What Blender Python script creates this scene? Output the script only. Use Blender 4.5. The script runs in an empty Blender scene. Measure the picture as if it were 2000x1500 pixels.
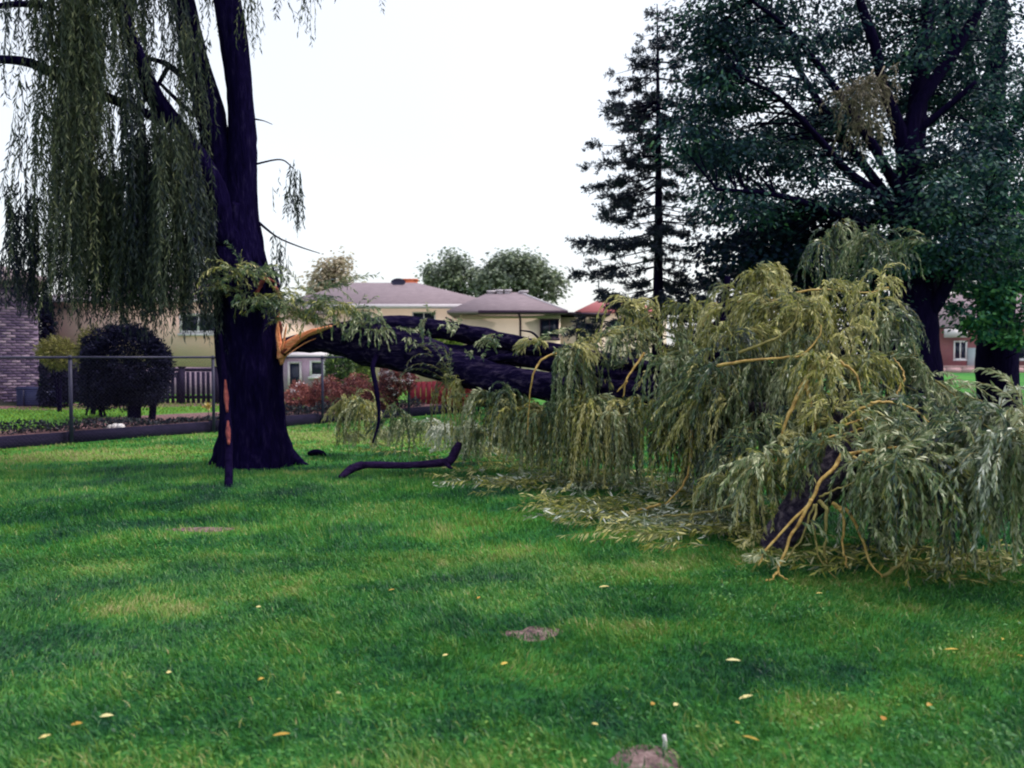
import bpy, math
import numpy as np

rng = np.random.default_rng(11)
R = math.radians
scene = bpy.context.scene
COL = scene.collection

# ------------------------------------------------------------------ camera
EYE = 1.5
FPX = 1570.0                      # focal length in photo pixels (2000 wide)
TILT = math.atan(53.0 / FPX)      # horizon lies 53 px above the picture centre
cam_data = bpy.data.cameras.new("camera")
cam_data.sensor_width = 36.0
cam_data.lens = 36.0 * FPX / 2000.0
cam_data.clip_start = 0.1
cam_data.clip_end = 2000.0
cam_data.dof.use_dof = True
cam_data.dof.focus_distance = 7.5
cam_data.dof.aperture_fstop = 2.0
cam = bpy.data.objects.new("camera", cam_data)
COL.objects.link(cam)
cam.location = (0, 0, EYE)
cam.rotation_euler = (math.pi / 2 - TILT, 0, 0)
scene.camera = cam

# ------------------------------------------------------------------ world, sun, exposure
SUN_EL, SUN_AZ = R(58), R(88)    # azimuth clockwise from +Y
world = bpy.data.worlds.new("World")
scene.world = world
world.use_nodes = True
nt = world.node_tree
nt.nodes.clear()
w_out = nt.nodes.new("ShaderNodeOutputWorld")
w_add = nt.nodes.new("ShaderNodeAddShader")
w_sky = nt.nodes.new("ShaderNodeTexSky")
w_sky.sky_type = 'NISHITA'
w_sky.sun_disc = False
w_sky.sun_elevation = SUN_EL
w_sky.sun_rotation = SUN_AZ
w_sky.dust_density = 4.0
w_bg = nt.nodes.new("ShaderNodeBackground")
w_bg.inputs[1].default_value = 0.07
w_cl = nt.nodes.new("ShaderNodeBackground")       # the overcast cloud deck
w_tc = nt.nodes.new("ShaderNodeTexCoord")
w_no = nt.nodes.new("ShaderNodeTexNoise")
w_no.inputs["Scale"].default_value = 1.6
w_no.inputs["Detail"].default_value = 3.0
w_rp = nt.nodes.new("ShaderNodeValToRGB")
w_rp.color_ramp.elements[0].position = 0.3
w_rp.color_ramp.elements[0].color = (0.86, 0.87, 0.88, 1)
w_rp.color_ramp.elements[1].position = 0.7
w_rp.color_ramp.elements[1].color = (0.95, 0.95, 0.94, 1)
w_cl.inputs[1].default_value = 0.52
nt.links.new(w_tc.outputs["Generated"], w_no.inputs["Vector"])
nt.links.new(w_no.outputs["Fac"], w_rp.inputs["Fac"])
nt.links.new(w_rp.outputs["Color"], w_cl.inputs[0])
nt.links.new(w_sky.outputs[0], w_bg.inputs[0])
nt.links.new(w_bg.outputs[0], w_add.inputs[0])
nt.links.new(w_cl.outputs[0], w_add.inputs[1])
nt.links.new(w_add.outputs[0], w_out.inputs[0])

sun_d = bpy.data.lights.new("sun", 'SUN')
sun_d.energy = 1.5
sun_d.angle = R(20)
sun_d.color = (1.0, 0.96, 0.9)
sun = bpy.data.objects.new("sun", sun_d)
COL.objects.link(sun)
sun.rotation_euler = (math.pi / 2 - SUN_EL, 0, math.pi - SUN_AZ)   # shines from azimuth SUN_AZ
sun.location = (0, 0, 60)

vs = scene.view_settings
vs.view_transform = 'Standard'
vs.look = 'None'
vs.exposure = 0.70
vs.gamma = 1.0
vs.use_curve_mapping = False
scene.cycles.filter_width = 2.0
scene.cycles.max_bounces = 6
scene.cycles.transparent_max_bounces = 4
scene.cycles.use_denoising = True

# ------------------------------------------------------------------ photo coordinates -> world
CT, ST = math.cos(TILT), math.sin(TILT)


def U(px, py, d):
    """point seen at photo pixel (px, py) whose forward distance is d metres"""
    r, u = (px - 1000.0) / FPX, (750.0 - py) / FPX
    y = CT + ST * u
    z = -ST + CT * u
    s = d / y
    return np.array([r * s, d, EYE + z * s])


def GP(px, py, z=0.0):
    """point of the ground (height z) seen at a photo pixel"""
    r, u = (px - 1000.0) / FPX, (750.0 - py) / FPX
    y = CT + ST * u
    zz = -ST + CT * u
    s = (z - EYE) / zz
    return np.array([r * s, y * s, z])


# ------------------------------------------------------------------ small maths
def unit(a):
    return a / np.maximum(np.linalg.norm(a, axis=-1, keepdims=True), 1e-9)


def hash2(ix, iy, seed):
    h = (ix.astype(np.int64) * 374761393 + iy.astype(np.int64) * 668265263 + seed * 974711) & 0x7fffffff
    h = ((h ^ (h >> 13)) * 1274126177) & 0x7fffffff
    h = (h ^ (h >> 16)) & 0x7fffffff
    return (h % 100003) / 100003.0


def noise2(x, y, seed=0):
    ix, iy = np.floor(x), np.floor(y)
    fx, fy = x - ix, y - iy
    fx, fy = fx * fx * (3 - 2 * fx), fy * fy * (3 - 2 * fy)
    a, b = hash2(ix, iy, seed), hash2(ix + 1, iy, seed)
    c, d = hash2(ix, iy + 1, seed), hash2(ix + 1, iy + 1, seed)
    return (a * (1 - fx) + b * fx) * (1 - fy) + (c * (1 - fx) + d * fx) * fy


def fbm(x, y, seed=0, o=3):
    s, a, t = 0, 1.0, 0
    for k in range(o):
        s = s + a * noise2(x * 2 ** k, y * 2 ** k, seed + 17 * k)
        t += a
        a *= 0.5
    return s / t


def catmull(P, n):
    P = np.asarray(P, float)
    if len(P) == 2:
        t = np.linspace(0, 1, n)[:, None]
        return P[0] * (1 - t) + P[1] * t
    Q = np.vstack([2 * P[0] - P[1], P, 2 * P[-1] - P[-2]])
    m = len(P) - 1
    tt = np.linspace(0, m, n)
    i = np.minimum(tt.astype(int), m - 1)
    t = (tt - i)[:, None]
    p0, p1, p2, p3 = Q[i], Q[i + 1], Q[i + 2], Q[i + 3]
    return 0.5 * (2 * p1 + (p2 - p0) * t + (2 * p0 - 5 * p1 + 4 * p2 - p3) * t ** 2 + (3 * p1 - p0 - 3 * p2 + p3) * t ** 3)


# ------------------------------------------------------------------ mesh buffer
class Buf:
    def __init__(self):
        self.v, self.q, self.t, self.c, self.n = [], [], [], [], 0

    def add(self, v, q=None, t=None, tone=0.5):
        v = np.asarray(v, np.float32).reshape(-1, 3)
        if q is not None and len(q):
            self.q.append(np.asarray(q, np.int64).reshape(-1, 4) + self.n)
        if t is not None and len(t):
            self.t.append(np.asarray(t, np.int64).reshape(-1, 3) + self.n)
        self.v.append(v)
        self.c.append(np.broadcast_to(np.asarray(tone, np.float32), (len(v),)).copy())
        self.n += len(v)
        return self

    def box(self, x0, x1, y0, y1, z0, z1, tone=0.5):
        v = [(x, y, z) for x in (x0, x1) for y in (y0, y1) for z in (z0, z1)]
        self.add(v, [(0, 1, 3, 2), (4, 6, 7, 5), (0, 4, 5, 1), (2, 3, 7, 6), (0, 2, 6, 4), (1, 5, 7, 3)], tone=tone)
        return self

    def mesh(self, name, mat, smooth=False):
        me = bpy.data.meshes.new(name)
        V = np.concatenate(self.v) if self.v else np.zeros((0, 3), np.float32)
        Q = np.concatenate(self.q) if self.q else np.zeros((0, 4), np.int64)
        T = np.concatenate(self.t) if self.t else np.zeros((0, 3), np.int64)
        nl = Q.size + T.size
        me.vertices.add(len(V))
        me.vertices.foreach_set("co", V.ravel())
        me.loops.add(nl)
        me.loops.foreach_set("vertex_index", np.concatenate([Q.ravel(), T.ravel()]).astype(np.int32))
        me.polygons.add(len(Q) + len(T))
        me.polygons.foreach_set("loop_start", np.concatenate([np.arange(len(Q)) * 4, Q.size + np.arange(len(T)) * 3]).astype(np.int32))
        a = me.attributes.new("tone", 'FLOAT', 'POINT')
        a.data.foreach_set("value", np.concatenate(self.c) if self.c else np.zeros(0, np.float32))
        me.update(calc_edges=True)
        me.validate()
        if smooth:
            me.polygons.foreach_set("use_smooth", np.ones(len(me.polygons), bool))
        me.materials.append(mat)
        return me

    def obj(self, name, mat, parent=None, smooth=False, kind=None):
        o = bpy.data.objects.new(name, self.mesh(name, mat, smooth))
        COL.objects.link(o)
        if parent is not None:
            o.parent = parent
            o.matrix_parent_inverse = mat_inv(parent)
        if kind:
            o["kind"] = kind
        return o


def mat_inv(p):
    from mathutils import Matrix
    m = Matrix.Translation(p.location) @ p.rotation_euler.to_matrix().to_4x4()
    if p.parent is not None:
        m = Matrix.Translation(p.parent.location) @ p.parent.rotation_euler.to_matrix().to_4x4() @ p.matrix_parent_inverse @ m
    return m.inverted()


def tag(o, label, cat, group=None):
    o["label"] = label
    o["category"] = cat
    if group:
        o["group"] = group
    return o


def thing(name, label, cat, loc, group=None):
    o = bpy.data.objects.new(name, None)
    o.empty_display_size = 0.2
    COL.objects.link(o)
    o.location = [float(a) for a in loc]
    return tag(o, label, cat, group)


def struct(o):
    o["kind"] = "structure"
    return o


def copy_part(src, name, parent, loc=None, rot=None, scale=None):
    c = bpy.data.objects.new(name, src.data)
    COL.objects.link(c)
    c.parent = parent
    if loc is not None:
        c.location = loc
    if rot is not None:
        c.rotation_euler = rot
    if scale is not None:
        c.scale = scale
    return c


# ------------------------------------------------------------------ materials
def new_mat(name):
    m = bpy.data.materials.new(name)
    m.use_nodes = True
    n = m.node_tree
    b = n.nodes["Principled BSDF"]
    return m, n, b, n.links


def ramp(n, stops):
    r = n.nodes.new("ShaderNodeValToRGB")
    e = r.color_ramp.elements
    while len(e) < len(stops):
        e.new(0.5)
    for k, (p, c) in enumerate(stops):
        e[k].position = p
        e[k].color = (*c, 1)
    return r


def leaf_mat(name, stops, trans=0.25, rough=0.5, back=None, spec=0.3):
    m, n, b, L = new_mat(name)
    at = n.nodes.new("ShaderNodeAttribute")
    at.attribute_name = "tone"
    r = ramp(n, stops)
    L.new(at.outputs["Fac"], r.inputs["Fac"])
    col = r.outputs["Color"]
    if back:
        ge = n.nodes.new("ShaderNodeNewGeometry")
        mx = n.nodes.new("ShaderNodeMix")
        mx.data_type = 'RGBA'
        L.new(ge.outputs["Backfacing"], mx.inputs[0])
        L.new(col, mx.inputs[6])
        mx.inputs[7].default_value = (*back, 1)
        m2 = n.nodes.new("ShaderNodeMix")
        m2.data_type = 'RGBA'
        m2.inputs[0].default_value = 0.35
        L.new(col, m2.inputs[6])
        L.new(mx.outputs[2], m2.inputs[7])
        col = m2.outputs[2]
    L.new(col, b.inputs["Base Color"])
    b.inputs["Roughness"].default_value = rough
    b.inputs["Specular IOR Level"].default_value = spec
    tr = n.nodes.new("ShaderNodeBsdfTranslucent")
    L.new(col, tr.inputs["Color"])
    ms = n.nodes.new("ShaderNodeMixShader")
    ms.inputs[0].default_value = trans
    out = n.nodes["Material Output"]
    L.new(b.outputs[0], ms.inputs[1])
    L.new(tr.outputs[0], ms.inputs[2])
    L.new(ms.outputs[0], out.inputs["Surface"])
    return m


def noise_mat(name, stops, scale=6.0, stretch=(1, 1, 1), bump=0.3, dist=0.02, rough=0.85, detail=6.0, spec=0.2):
    m, n, b, L = new_mat(name)
    tc = n.nodes.new("ShaderNodeTexCoord")
    mp = n.nodes.new("ShaderNodeMapping")
    mp.inputs["Scale"].default_value = stretch
    no = n.nodes.new("ShaderNodeTexNoise")
    no.inputs["Scale"].default_value = scale
    no.inputs["Detail"].default_value = detail
    no.inputs["Roughness"].default_value = 0.62
    r = ramp(n, stops)
    bp = n.nodes.new("ShaderNodeBump")
    bp.inputs["Strength"].default_value = bump
    bp.inputs["Distance"].default_value = dist
    L.new(tc.outputs["Object"], mp.inputs["Vector"])
    L.new(mp.outputs[0], no.inputs["Vector"])
    L.new(no.outputs["Fac"], r.inputs["Fac"])
    L.new(no.outputs["Fac"], bp.inputs["Height"])
    L.new(r.outputs["Color"], b.inputs["Base Color"])
    L.new(bp.outputs[0], b.inputs["Normal"])
    b.inputs["Roughness"].default_value = rough
    b.inputs["Specular IOR Level"].default_value = spec
    return m


def plain(name, c, rough=0.6, var=0.12, spec=0.3, scale=9.0):
    lo = tuple(x * (1 - var) for x in c)
    hi = tuple(min(1, x * (1 + var)) for x in c)
    return noise_mat(name, [(0.3, lo), (0.7, hi)], scale=scale, bump=0.08, dist=0.004, rough=rough, spec=spec)


def brick_mat(name, c1, c2, mortar, w=0.21, h=0.07):
    m, n, b, L = new_mat(name)
    tc = n.nodes.new("ShaderNodeTexCoord")
    mp = n.nodes.new("ShaderNodeMapping")
    mp.inputs["Rotation"].default_value = (R(90), 0, 0)
    br = n.nodes.new("ShaderNodeTexBrick")
    br.inputs["Color1"].default_value = (*c1, 1)
    br.inputs["Color2"].default_value = (*c2, 1)
    br.inputs["Mortar"].default_value = (*mortar, 1)
    br.inputs["Scale"].default_value = 1.0
    br.inputs["Brick Width"].default_value = w
    br.inputs["Row Height"].default_value = h
    br.inputs["Mortar Size"].default_value = 0.006
    no = n.nodes.new("ShaderNodeTexNoise")
    no.inputs["Scale"].default_value = 1.3
    mx = n.nodes.new("ShaderNodeMix")
    mx.data_type = 'RGBA'
    mx.blend_type = 'MULTIPLY'
    mx.inputs[0].default_value = 0.15
    L.new(tc.outputs["Object"], mp.inputs[0])
    L.new(mp.outputs[0], br.inputs["Vector"])
    L.new(tc.outputs["Object"], no.inputs["Vector"])
    L.new(br.outputs["Color"], mx.inputs[6])
    L.new(no.outputs["Color"], mx.inputs[7])
    L.new(mx.outputs[2], b.inputs["Base Color"])
    b.inputs["Roughness"].default_value = 0.9
    return m


M = {}
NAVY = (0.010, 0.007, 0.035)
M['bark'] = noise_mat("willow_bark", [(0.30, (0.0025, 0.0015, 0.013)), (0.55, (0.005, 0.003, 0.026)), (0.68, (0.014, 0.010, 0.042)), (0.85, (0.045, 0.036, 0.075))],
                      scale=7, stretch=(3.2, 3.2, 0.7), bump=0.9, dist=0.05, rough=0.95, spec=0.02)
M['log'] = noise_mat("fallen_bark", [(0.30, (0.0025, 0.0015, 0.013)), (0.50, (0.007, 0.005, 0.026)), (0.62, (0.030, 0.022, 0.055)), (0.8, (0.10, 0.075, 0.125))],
                     scale=7, stretch=(0.8, 3.0, 3.0), bump=0.9, dist=0.05, rough=0.95, spec=0.02)  # lighter bark colour stands for skylight caught on the log tops
M['ragged'] = noise_mat("ragged_bark", [(0.30, (0.008, 0.005, 0.026)), (0.50, (0.050, 0.038, 0.070)), (0.75, (0.26, 0.21, 0.26))],
                        scale=9, stretch=(2, 2, 2), bump=1.0, dist=0.06)
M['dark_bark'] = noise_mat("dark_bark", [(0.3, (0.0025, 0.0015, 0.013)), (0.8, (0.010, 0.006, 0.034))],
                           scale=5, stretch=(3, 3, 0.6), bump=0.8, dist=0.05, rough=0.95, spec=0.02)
M['twig'] = noise_mat("yellow_twig", [(0.3, (0.20, 0.11, 0.035)), (0.52, (0.42, 0.28, 0.085)), (0.75, (0.58, 0.45, 0.19))], scale=22, bump=0.3, dist=0.004, rough=0.55)
M['twig_dark'] = noise_mat("dark_twig", [(0.3, (0.018, 0.010, 0.03)), (0.7, (0.075, 0.04, 0.05))], scale=9, bump=0.3, dist=0.004)
M['twig_olive'] = noise_mat("olive_twig", [(0.3, (0.12, 0.10, 0.03)), (0.7, (0.30, 0.26, 0.09))], scale=22, bump=0.3, dist=0.004, rough=0.55)
M['torn'] = noise_mat("torn_wood", [(0.25, (0.55, 0.13, 0.05)), (0.48, (0.90, 0.33, 0.16)), (0.75, (0.96, 0.52, 0.33))],
                      scale=5, stretch=(2, 8, 8), bump=0.7, dist=0.02, rough=0.7)
M['torn_red'] = noise_mat("torn_red_wood", [(0.25, (0.05, 0.012, 0.025)), (0.55, (0.19, 0.045, 0.045)), (0.75, (0.38, 0.12, 0.08))], scale=9, stretch=(2, 2, 1), bump=0.7, dist=0.02)
M['willow'] = leaf_mat("willow_leaf", [(0.0, (0.012, 0.024, 0.036)), (0.25, (0.040, 0.070, 0.036)), (0.5, (0.145, 0.175, 0.034)),
                                       (0.75, (0.36, 0.35, 0.070)), (1.0, (0.66, 0.60, 0.28))], trans=0.32, rough=0.42, back=(0.38, 0.42, 0.36), spec=0.35)
M['willow_sage'] = leaf_mat("willow_leaf_sage", [(0.0, (0.010, 0.020, 0.040)), (0.3, (0.026, 0.066, 0.040)), (0.55, (0.085, 0.150, 0.052)),
                                                 (0.8, (0.20, 0.25, 0.095)), (1.0, (0.46, 0.48, 0.30))], trans=0.25, rough=0.38, back=(0.24, 0.29, 0.23), spec=0.45)
M['willow_pale'] = leaf_mat("willow_leaf_pale", [(0.0, (0.020, 0.036, 0.046)), (0.35, (0.065, 0.105, 0.060)), (0.65, (0.20, 0.25, 0.13)),
                                                 (0.85, (0.48, 0.52, 0.42)), (1.0, (0.66, 0.68, 0.60))], trans=0.2, rough=0.36, back=(0.36, 0.42, 0.38), spec=0.5)
M['purple_bark'] = noise_mat("purple_bark", [(0.3, (0.008, 0.004, 0.022)), (0.8, (0.040, 0.022, 0.075))], scale=9, stretch=(1, 3, 3), bump=0.9, dist=0.03, rough=0.95, spec=0.02)
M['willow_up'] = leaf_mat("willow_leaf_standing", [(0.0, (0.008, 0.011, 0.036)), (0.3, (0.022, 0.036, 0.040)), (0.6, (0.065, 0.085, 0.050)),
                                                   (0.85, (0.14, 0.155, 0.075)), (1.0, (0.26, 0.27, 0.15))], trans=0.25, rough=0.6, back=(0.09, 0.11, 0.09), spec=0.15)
M['willow_brown'] = leaf_mat("willow_leaf_wilted", [(0.0, (0.05, 0.04, 0.04)), (0.5, (0.15, 0.125, 0.085)), (1.0, (0.30, 0.26, 0.18))], trans=0.2)
M['maple'] = leaf_mat("maple_leaf", [(0.0, (0.009, 0.018, 0.046)), (0.35, (0.018, 0.050, 0.070)), (0.7, (0.044, 0.115, 0.085)),
                                     (1.0, (0.13, 0.26, 0.11))], trans=0.16, rough=0.6, spec=0.12)
M['maple_right'] = leaf_mat("maple_leaf_teal", [(0.0, (0.006, 0.020, 0.040)), (0.35, (0.012, 0.055, 0.060)), (0.7, (0.030, 0.145, 0.10)),
                                                (1.0, (0.09, 0.25, 0.075))], trans=0.2, rough=0.6, spec=0.15)
M['spruce'] = leaf_mat("spruce_needle", [(0.0, (0.007, 0.010, 0.036)), (0.5, (0.016, 0.026, 0.048)), (1.0, (0.045, 0.085, 0.075))], trans=0.05, rough=0.6)
M['far_green'] = leaf_mat("far_tree_leaf", [(0.0, (0.085, 0.105, 0.105)), (0.5, (0.17, 0.215, 0.155)), (1.0, (0.30, 0.35, 0.21))], trans=0.25)  # leaf colours paled and greyed to stand for haze
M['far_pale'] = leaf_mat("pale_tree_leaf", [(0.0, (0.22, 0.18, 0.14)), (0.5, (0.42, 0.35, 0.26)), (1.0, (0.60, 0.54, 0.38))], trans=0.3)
M['topiary'] = leaf_mat("cedar_leaf", [(0.0, (0.004, 0.004, 0.022)), (0.6, (0.009, 0.009, 0.034)), (1.0, (0.028, 0.030, 0.055))], trans=0.03, rough=0.7, spec=0.1)
M['shrub_y'] = leaf_mat("yellow_shrub_leaf", [(0.0, (0.05, 0.05, 0.03)), (0.5, (0.16, 0.15, 0.05)), (1.0, (0.36, 0.33, 0.10))], trans=0.2)
M['shrub_g'] = leaf_mat("green_shrub_leaf", [(0.0, (0.02, 0.04, 0.03)), (0.5, (0.07, 0.14, 0.04)), (1.0, (0.26, 0.36, 0.07))], trans=0.2)
M['shrub_r'] = leaf_mat("red_shrub_leaf", [(0.0, (0.06, 0.02, 0.04)), (0.4, (0.21, 0.065, 0.07)), (0.75, (0.36, 0.12, 0.10)), (1.0, (0.58, 0.28, 0.22))], trans=0.2)
M['shrub_dr'] = leaf_mat("deep_red_leaf", [(0.0, (0.06, 0.008, 0.02)), (0.6, (0.20, 0.02, 0.035)), (1.0, (0.45, 0.09, 0.06))], trans=0.2)
M['petal'] = leaf_mat("pale_flower", [(0.0, (0.30, 0.20, 0.30)), (0.5, (0.58, 0.46, 0.55)), (1.0, (0.86, 0.82, 0.86))], trans=0.2)
M['cover'] = leaf_mat("ground_cover_leaf", [(0.0, (0.008, 0.010, 0.030)), (0.6, (0.016, 0.024, 0.034)), (1.0, (0.07, 0.09, 0.06))], trans=0.1)
M['leaf_yellow'] = leaf_mat("fallen_leaf_yellow", [(0.0, (0.36, 0.17, 0.03)), (0.4, (0.52, 0.37, 0.07)), (1.0, (0.66, 0.60, 0.30))], trans=0.1)
GRASS = [(0.0, (0.007, 0.034, 0.028)), (0.22, (0.015, 0.082, 0.032)), (0.45, (0.036, 0.168, 0.034)), (0.65, (0.072, 0.235, 0.038)),
         (0.85, (0.175, 0.275, 0.048)), (1.0, (0.34, 0.32, 0.14))]
M['grass'] = leaf_mat("grass_blade", GRASS, trans=0.22, rough=0.45, spec=0.35)
M['yard'] = leaf_mat("yard_grass_blade", [(0.0, (0.06, 0.16, 0.02)), (0.5, (0.14, 0.29, 0.03)), (1.0, (0.33, 0.42, 0.06))], trans=0.2)
M['soil'] = noise_mat("bare_soil", [(0.3, (0.045, 0.03, 0.045)), (0.5, (0.17, 0.11, 0.11)), (0.75, (0.33, 0.24, 0.24))], scale=22, bump=0.9, dist=0.03)
M['mulch'] = noise_mat("mulch", [(0.3, (0.06, 0.03, 0.045)), (0.7, (0.30, 0.16, 0.16))], scale=14, bump=0.7, dist=0.03)
M['stone'] = plain("pale_stone", (0.62, 0.58, 0.60), 0.8)
M['steel'] = plain("galvanised_steel", (0.028, 0.026, 0.065), 0.5, 0.25)
M['timber'] = noise_mat("dark_timber", [(0.3, (0.006, 0.005, 0.022)), (0.7, (0.022, 0.016, 0.05))], scale=6, stretch=(1, 1, 6), bump=0.5, dist=0.01)
M['picket'] = noise_mat("dark_stained_wood", [(0.3, (0.008, 0.005, 0.022)), (0.7, (0.026, 0.016, 0.05))], scale=6, stretch=(5, 5, 0.6), bump=0.4, dist=0.006)
M['redwood'] = noise_mat("red_stained_board", [(0.3, (0.15, 0.016, 0.035)), (0.7, (0.30, 0.035, 0.05))], scale=5, stretch=(6, 6, 0.7), bump=0.4, dist=0.006)
M['brick'] = None
M['mortar'] = plain("mortar", (0.20, 0.15, 0.24), 0.95)
M['cream'] = brick_mat("cream_brick", (0.88, 0.64, 0.53), (0.85, 0.61, 0.50), (0.80, 0.60, 0.52))
M['cream_paint'] = plain("cream_stucco", (0.90, 0.71, 0.58), 0.9, 0.05, scale=2.0)
M['mauve'] = plain("mauve_block", (0.42, 0.30, 0.42), 0.9)
M['shingle'] = noise_mat("mauve_shingle", [(0.3, (0.18, 0.14, 0.165)), (0.7, (0.26, 0.205, 0.235))], scale=3, stretch=(1, 1, 9), bump=0.3, dist=0.02)
M['red_roof'] = plain("red_shingle", (0.36, 0.11, 0.12), 0.8)
M['white'] = plain("white_paint", (0.80, 0.78, 0.82), 0.5, 0.04)
M['gutter'] = plain("pale_gutter", (0.60, 0.55, 0.60), 0.5, 0.06)
M['fascia'] = plain("dark_fascia", (0.045, 0.018, 0.05), 0.5)
M['trim'] = plain("tan_trim", (0.50, 0.34, 0.32), 0.6)
M['red_brick'] = brick_mat("red_brick", (0.36, 0.11, 0.12), (0.30, 0.09, 0.12), (0.32, 0.22, 0.24))
M['chimney'] = plain("orange_brick", (0.60, 0.16, 0.08), 0.8)
M['grey_door'] = plain("grey_door_paint", (0.36, 0.42, 0.46), 0.6)
M['ac'] = plain("blue_grey_metal", (0.030, 0.034, 0.11), 0.5)
M['kerb'] = plain("pink_stone_wall", (0.62, 0.36, 0.40), 0.85)
M['asphalt'] = plain("asphalt", (0.05, 0.045, 0.06), 0.9)
mg, n_, b_, L_ = new_mat("window_glass")
b_.inputs["Base Color"].default_value = (0.012, 0.016, 0.04, 1)
b_.inputs["Roughness"].default_value = 0.08
b_.inputs["Specular IOR Level"].default_value = 0.35
M['glass'] = mg
bm_, n_, b_, L_ = new_mat("purple_brick")
oi = n_.nodes.new("ShaderNodeObjectInfo")
rr = ramp(n_, [(0.0, (0.055, 0.035, 0.09)), (0.5, (0.13, 0.085, 0.16)), (1.0, (0.30, 0.22, 0.30))])
L_.new(oi.outputs["Random"], rr.inputs["Fac"])
L_.new(rr.outputs["Color"], b_.inputs["Base Color"])
b_.inputs["Roughness"].default_value = 0.9
M['brick'] = bm_


# lawn ground: tone from vertices + fine procedural grain
def lawn_mat():
    m, n, b, L = new_mat("lawn_ground")
    at = n.nodes.new("ShaderNodeAttribute")
    at.attribute_name = "tone"
    tc = n.nodes.new("ShaderNodeTexCoord")
    no = n.nodes.new("ShaderNodeTexNoise")
    no.inputs["Scale"].default_value = 14
    no.inputs["Detail"].default_value = 8
    no.inputs["Roughness"].default_value = 0.75
    mr = n.nodes.new("ShaderNodeMapRange")
    mr.inputs[1].default_value = 0.25
    mr.inputs[2].default_value = 0.75
    mr.inputs[3].default_value = -0.35
    mr.inputs[4].default_value = 0.25
    ad = n.nodes.new("ShaderNodeMath")
    ad.operation = 'ADD'
    r = ramp(n, GRASS)
    L.new(tc.outputs["Object"], no.inputs["Vector"])
    L.new(no.outputs["Fac"], mr.inputs[0])
    L.new(at.outputs["Fac"], ad.inputs[0])
    L.new(mr.outputs[0], ad.inputs[1])
    L.new(ad.outputs[0], r.inputs["Fac"])
    L.new(r.outputs["Color"], b.inputs["Base Color"])
    bp = n.nodes.new("ShaderNodeBump")
    bp.inputs["Distance"].default_value = 0.03
    L.new(no.outputs["Fac"], bp.inputs["Height"])
    L.new(bp.outputs[0], b.inputs["Normal"])
    b.inputs["Roughness"].default_value = 0.9
    b.inputs["Specular IOR Level"].default_value = 0.1
    return m


M['lawn'] = lawn_mat()


# ------------------------------------------------------------------ shape builders
def tube(buf, path, radii, sides=10, n=None, ridge=0.0, rough=0.0, seed=0, cap=True, flat=1.0, tone=0.5):
    path = np.asarray(path, float)
    radii = np.asarray(radii, float)
    if n:
        s = np.linspace(0, 1, len(path))
        radii = np.interp(np.linspace(0, 1, n), s, radii)
        path = catmull(path, n)
    k = len(path)
    T = unit(np.gradient(path, axis=0))
    up = np.array([0, 0, 1.0]) if abs(T[0][2]) < 0.8 else np.array([0, 1.0, 0])
    u = np.cross(up, T[0])
    u /= np.linalg.norm(u)
    a = np.linspace(0, 2 * math.pi, sides, endpoint=False)
    rs = np.random.default_rng(seed)
    ph = rs.uniform(0, 6.28, 4)
    length = np.concatenate([[0], np.cumsum(np.linalg.norm(np.diff(path, axis=0), axis=1))])
    V = []
    for i in range(k):
        u = u - T[i] * u.dot(T[i])
        u /= np.linalg.norm(u)
        w = np.cross(T[i], u)
        rad = np.full(sides, radii[i])
        if ridge:
            tw = length[i] * 0.5
            rad = rad * (1 + ridge * (np.sin(7 * a + ph[0] + tw) * 0.5 + np.sin(13 * a + ph[1] - tw * 1.3) * 0.5 + np.sin(3 * a + ph[2] + tw * 0.7) * 0.7))
        if rough:
            rad = rad * (1 + rough * (fbm(a * 2.2 + 10, np.full(sides, length[i] / max(radii.mean(), 1e-3) * 0.9), seed, 2) - 0.5) * 2)
        V.append(path[i] + np.outer(np.cos(a) * rad, u) + np.outer(np.sin(a) * rad * flat, w))
    V = np.concatenate(V)
    j = np.arange(sides)
    j2 = (j + 1) % sides
    Q = np.concatenate([np.stack([i * sides + j, i * sides + j2, (i + 1) * sides + j2, (i + 1) * sides + j], 1) for i in range(k - 1)])
    tr = []
    if cap:
        c0, c1 = len(V), len(V) + 1
        V = np.vstack([V, path[0], path[-1]])
        tr = np.concatenate([np.stack([j2, j, np.full(sides, c0)], 1),
                             np.stack([(k - 1) * sides + j, (k - 1) * sides + j2, np.full(sides, c1)], 1)])
    buf.add(V, Q, tr, tone)
    return buf


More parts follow.
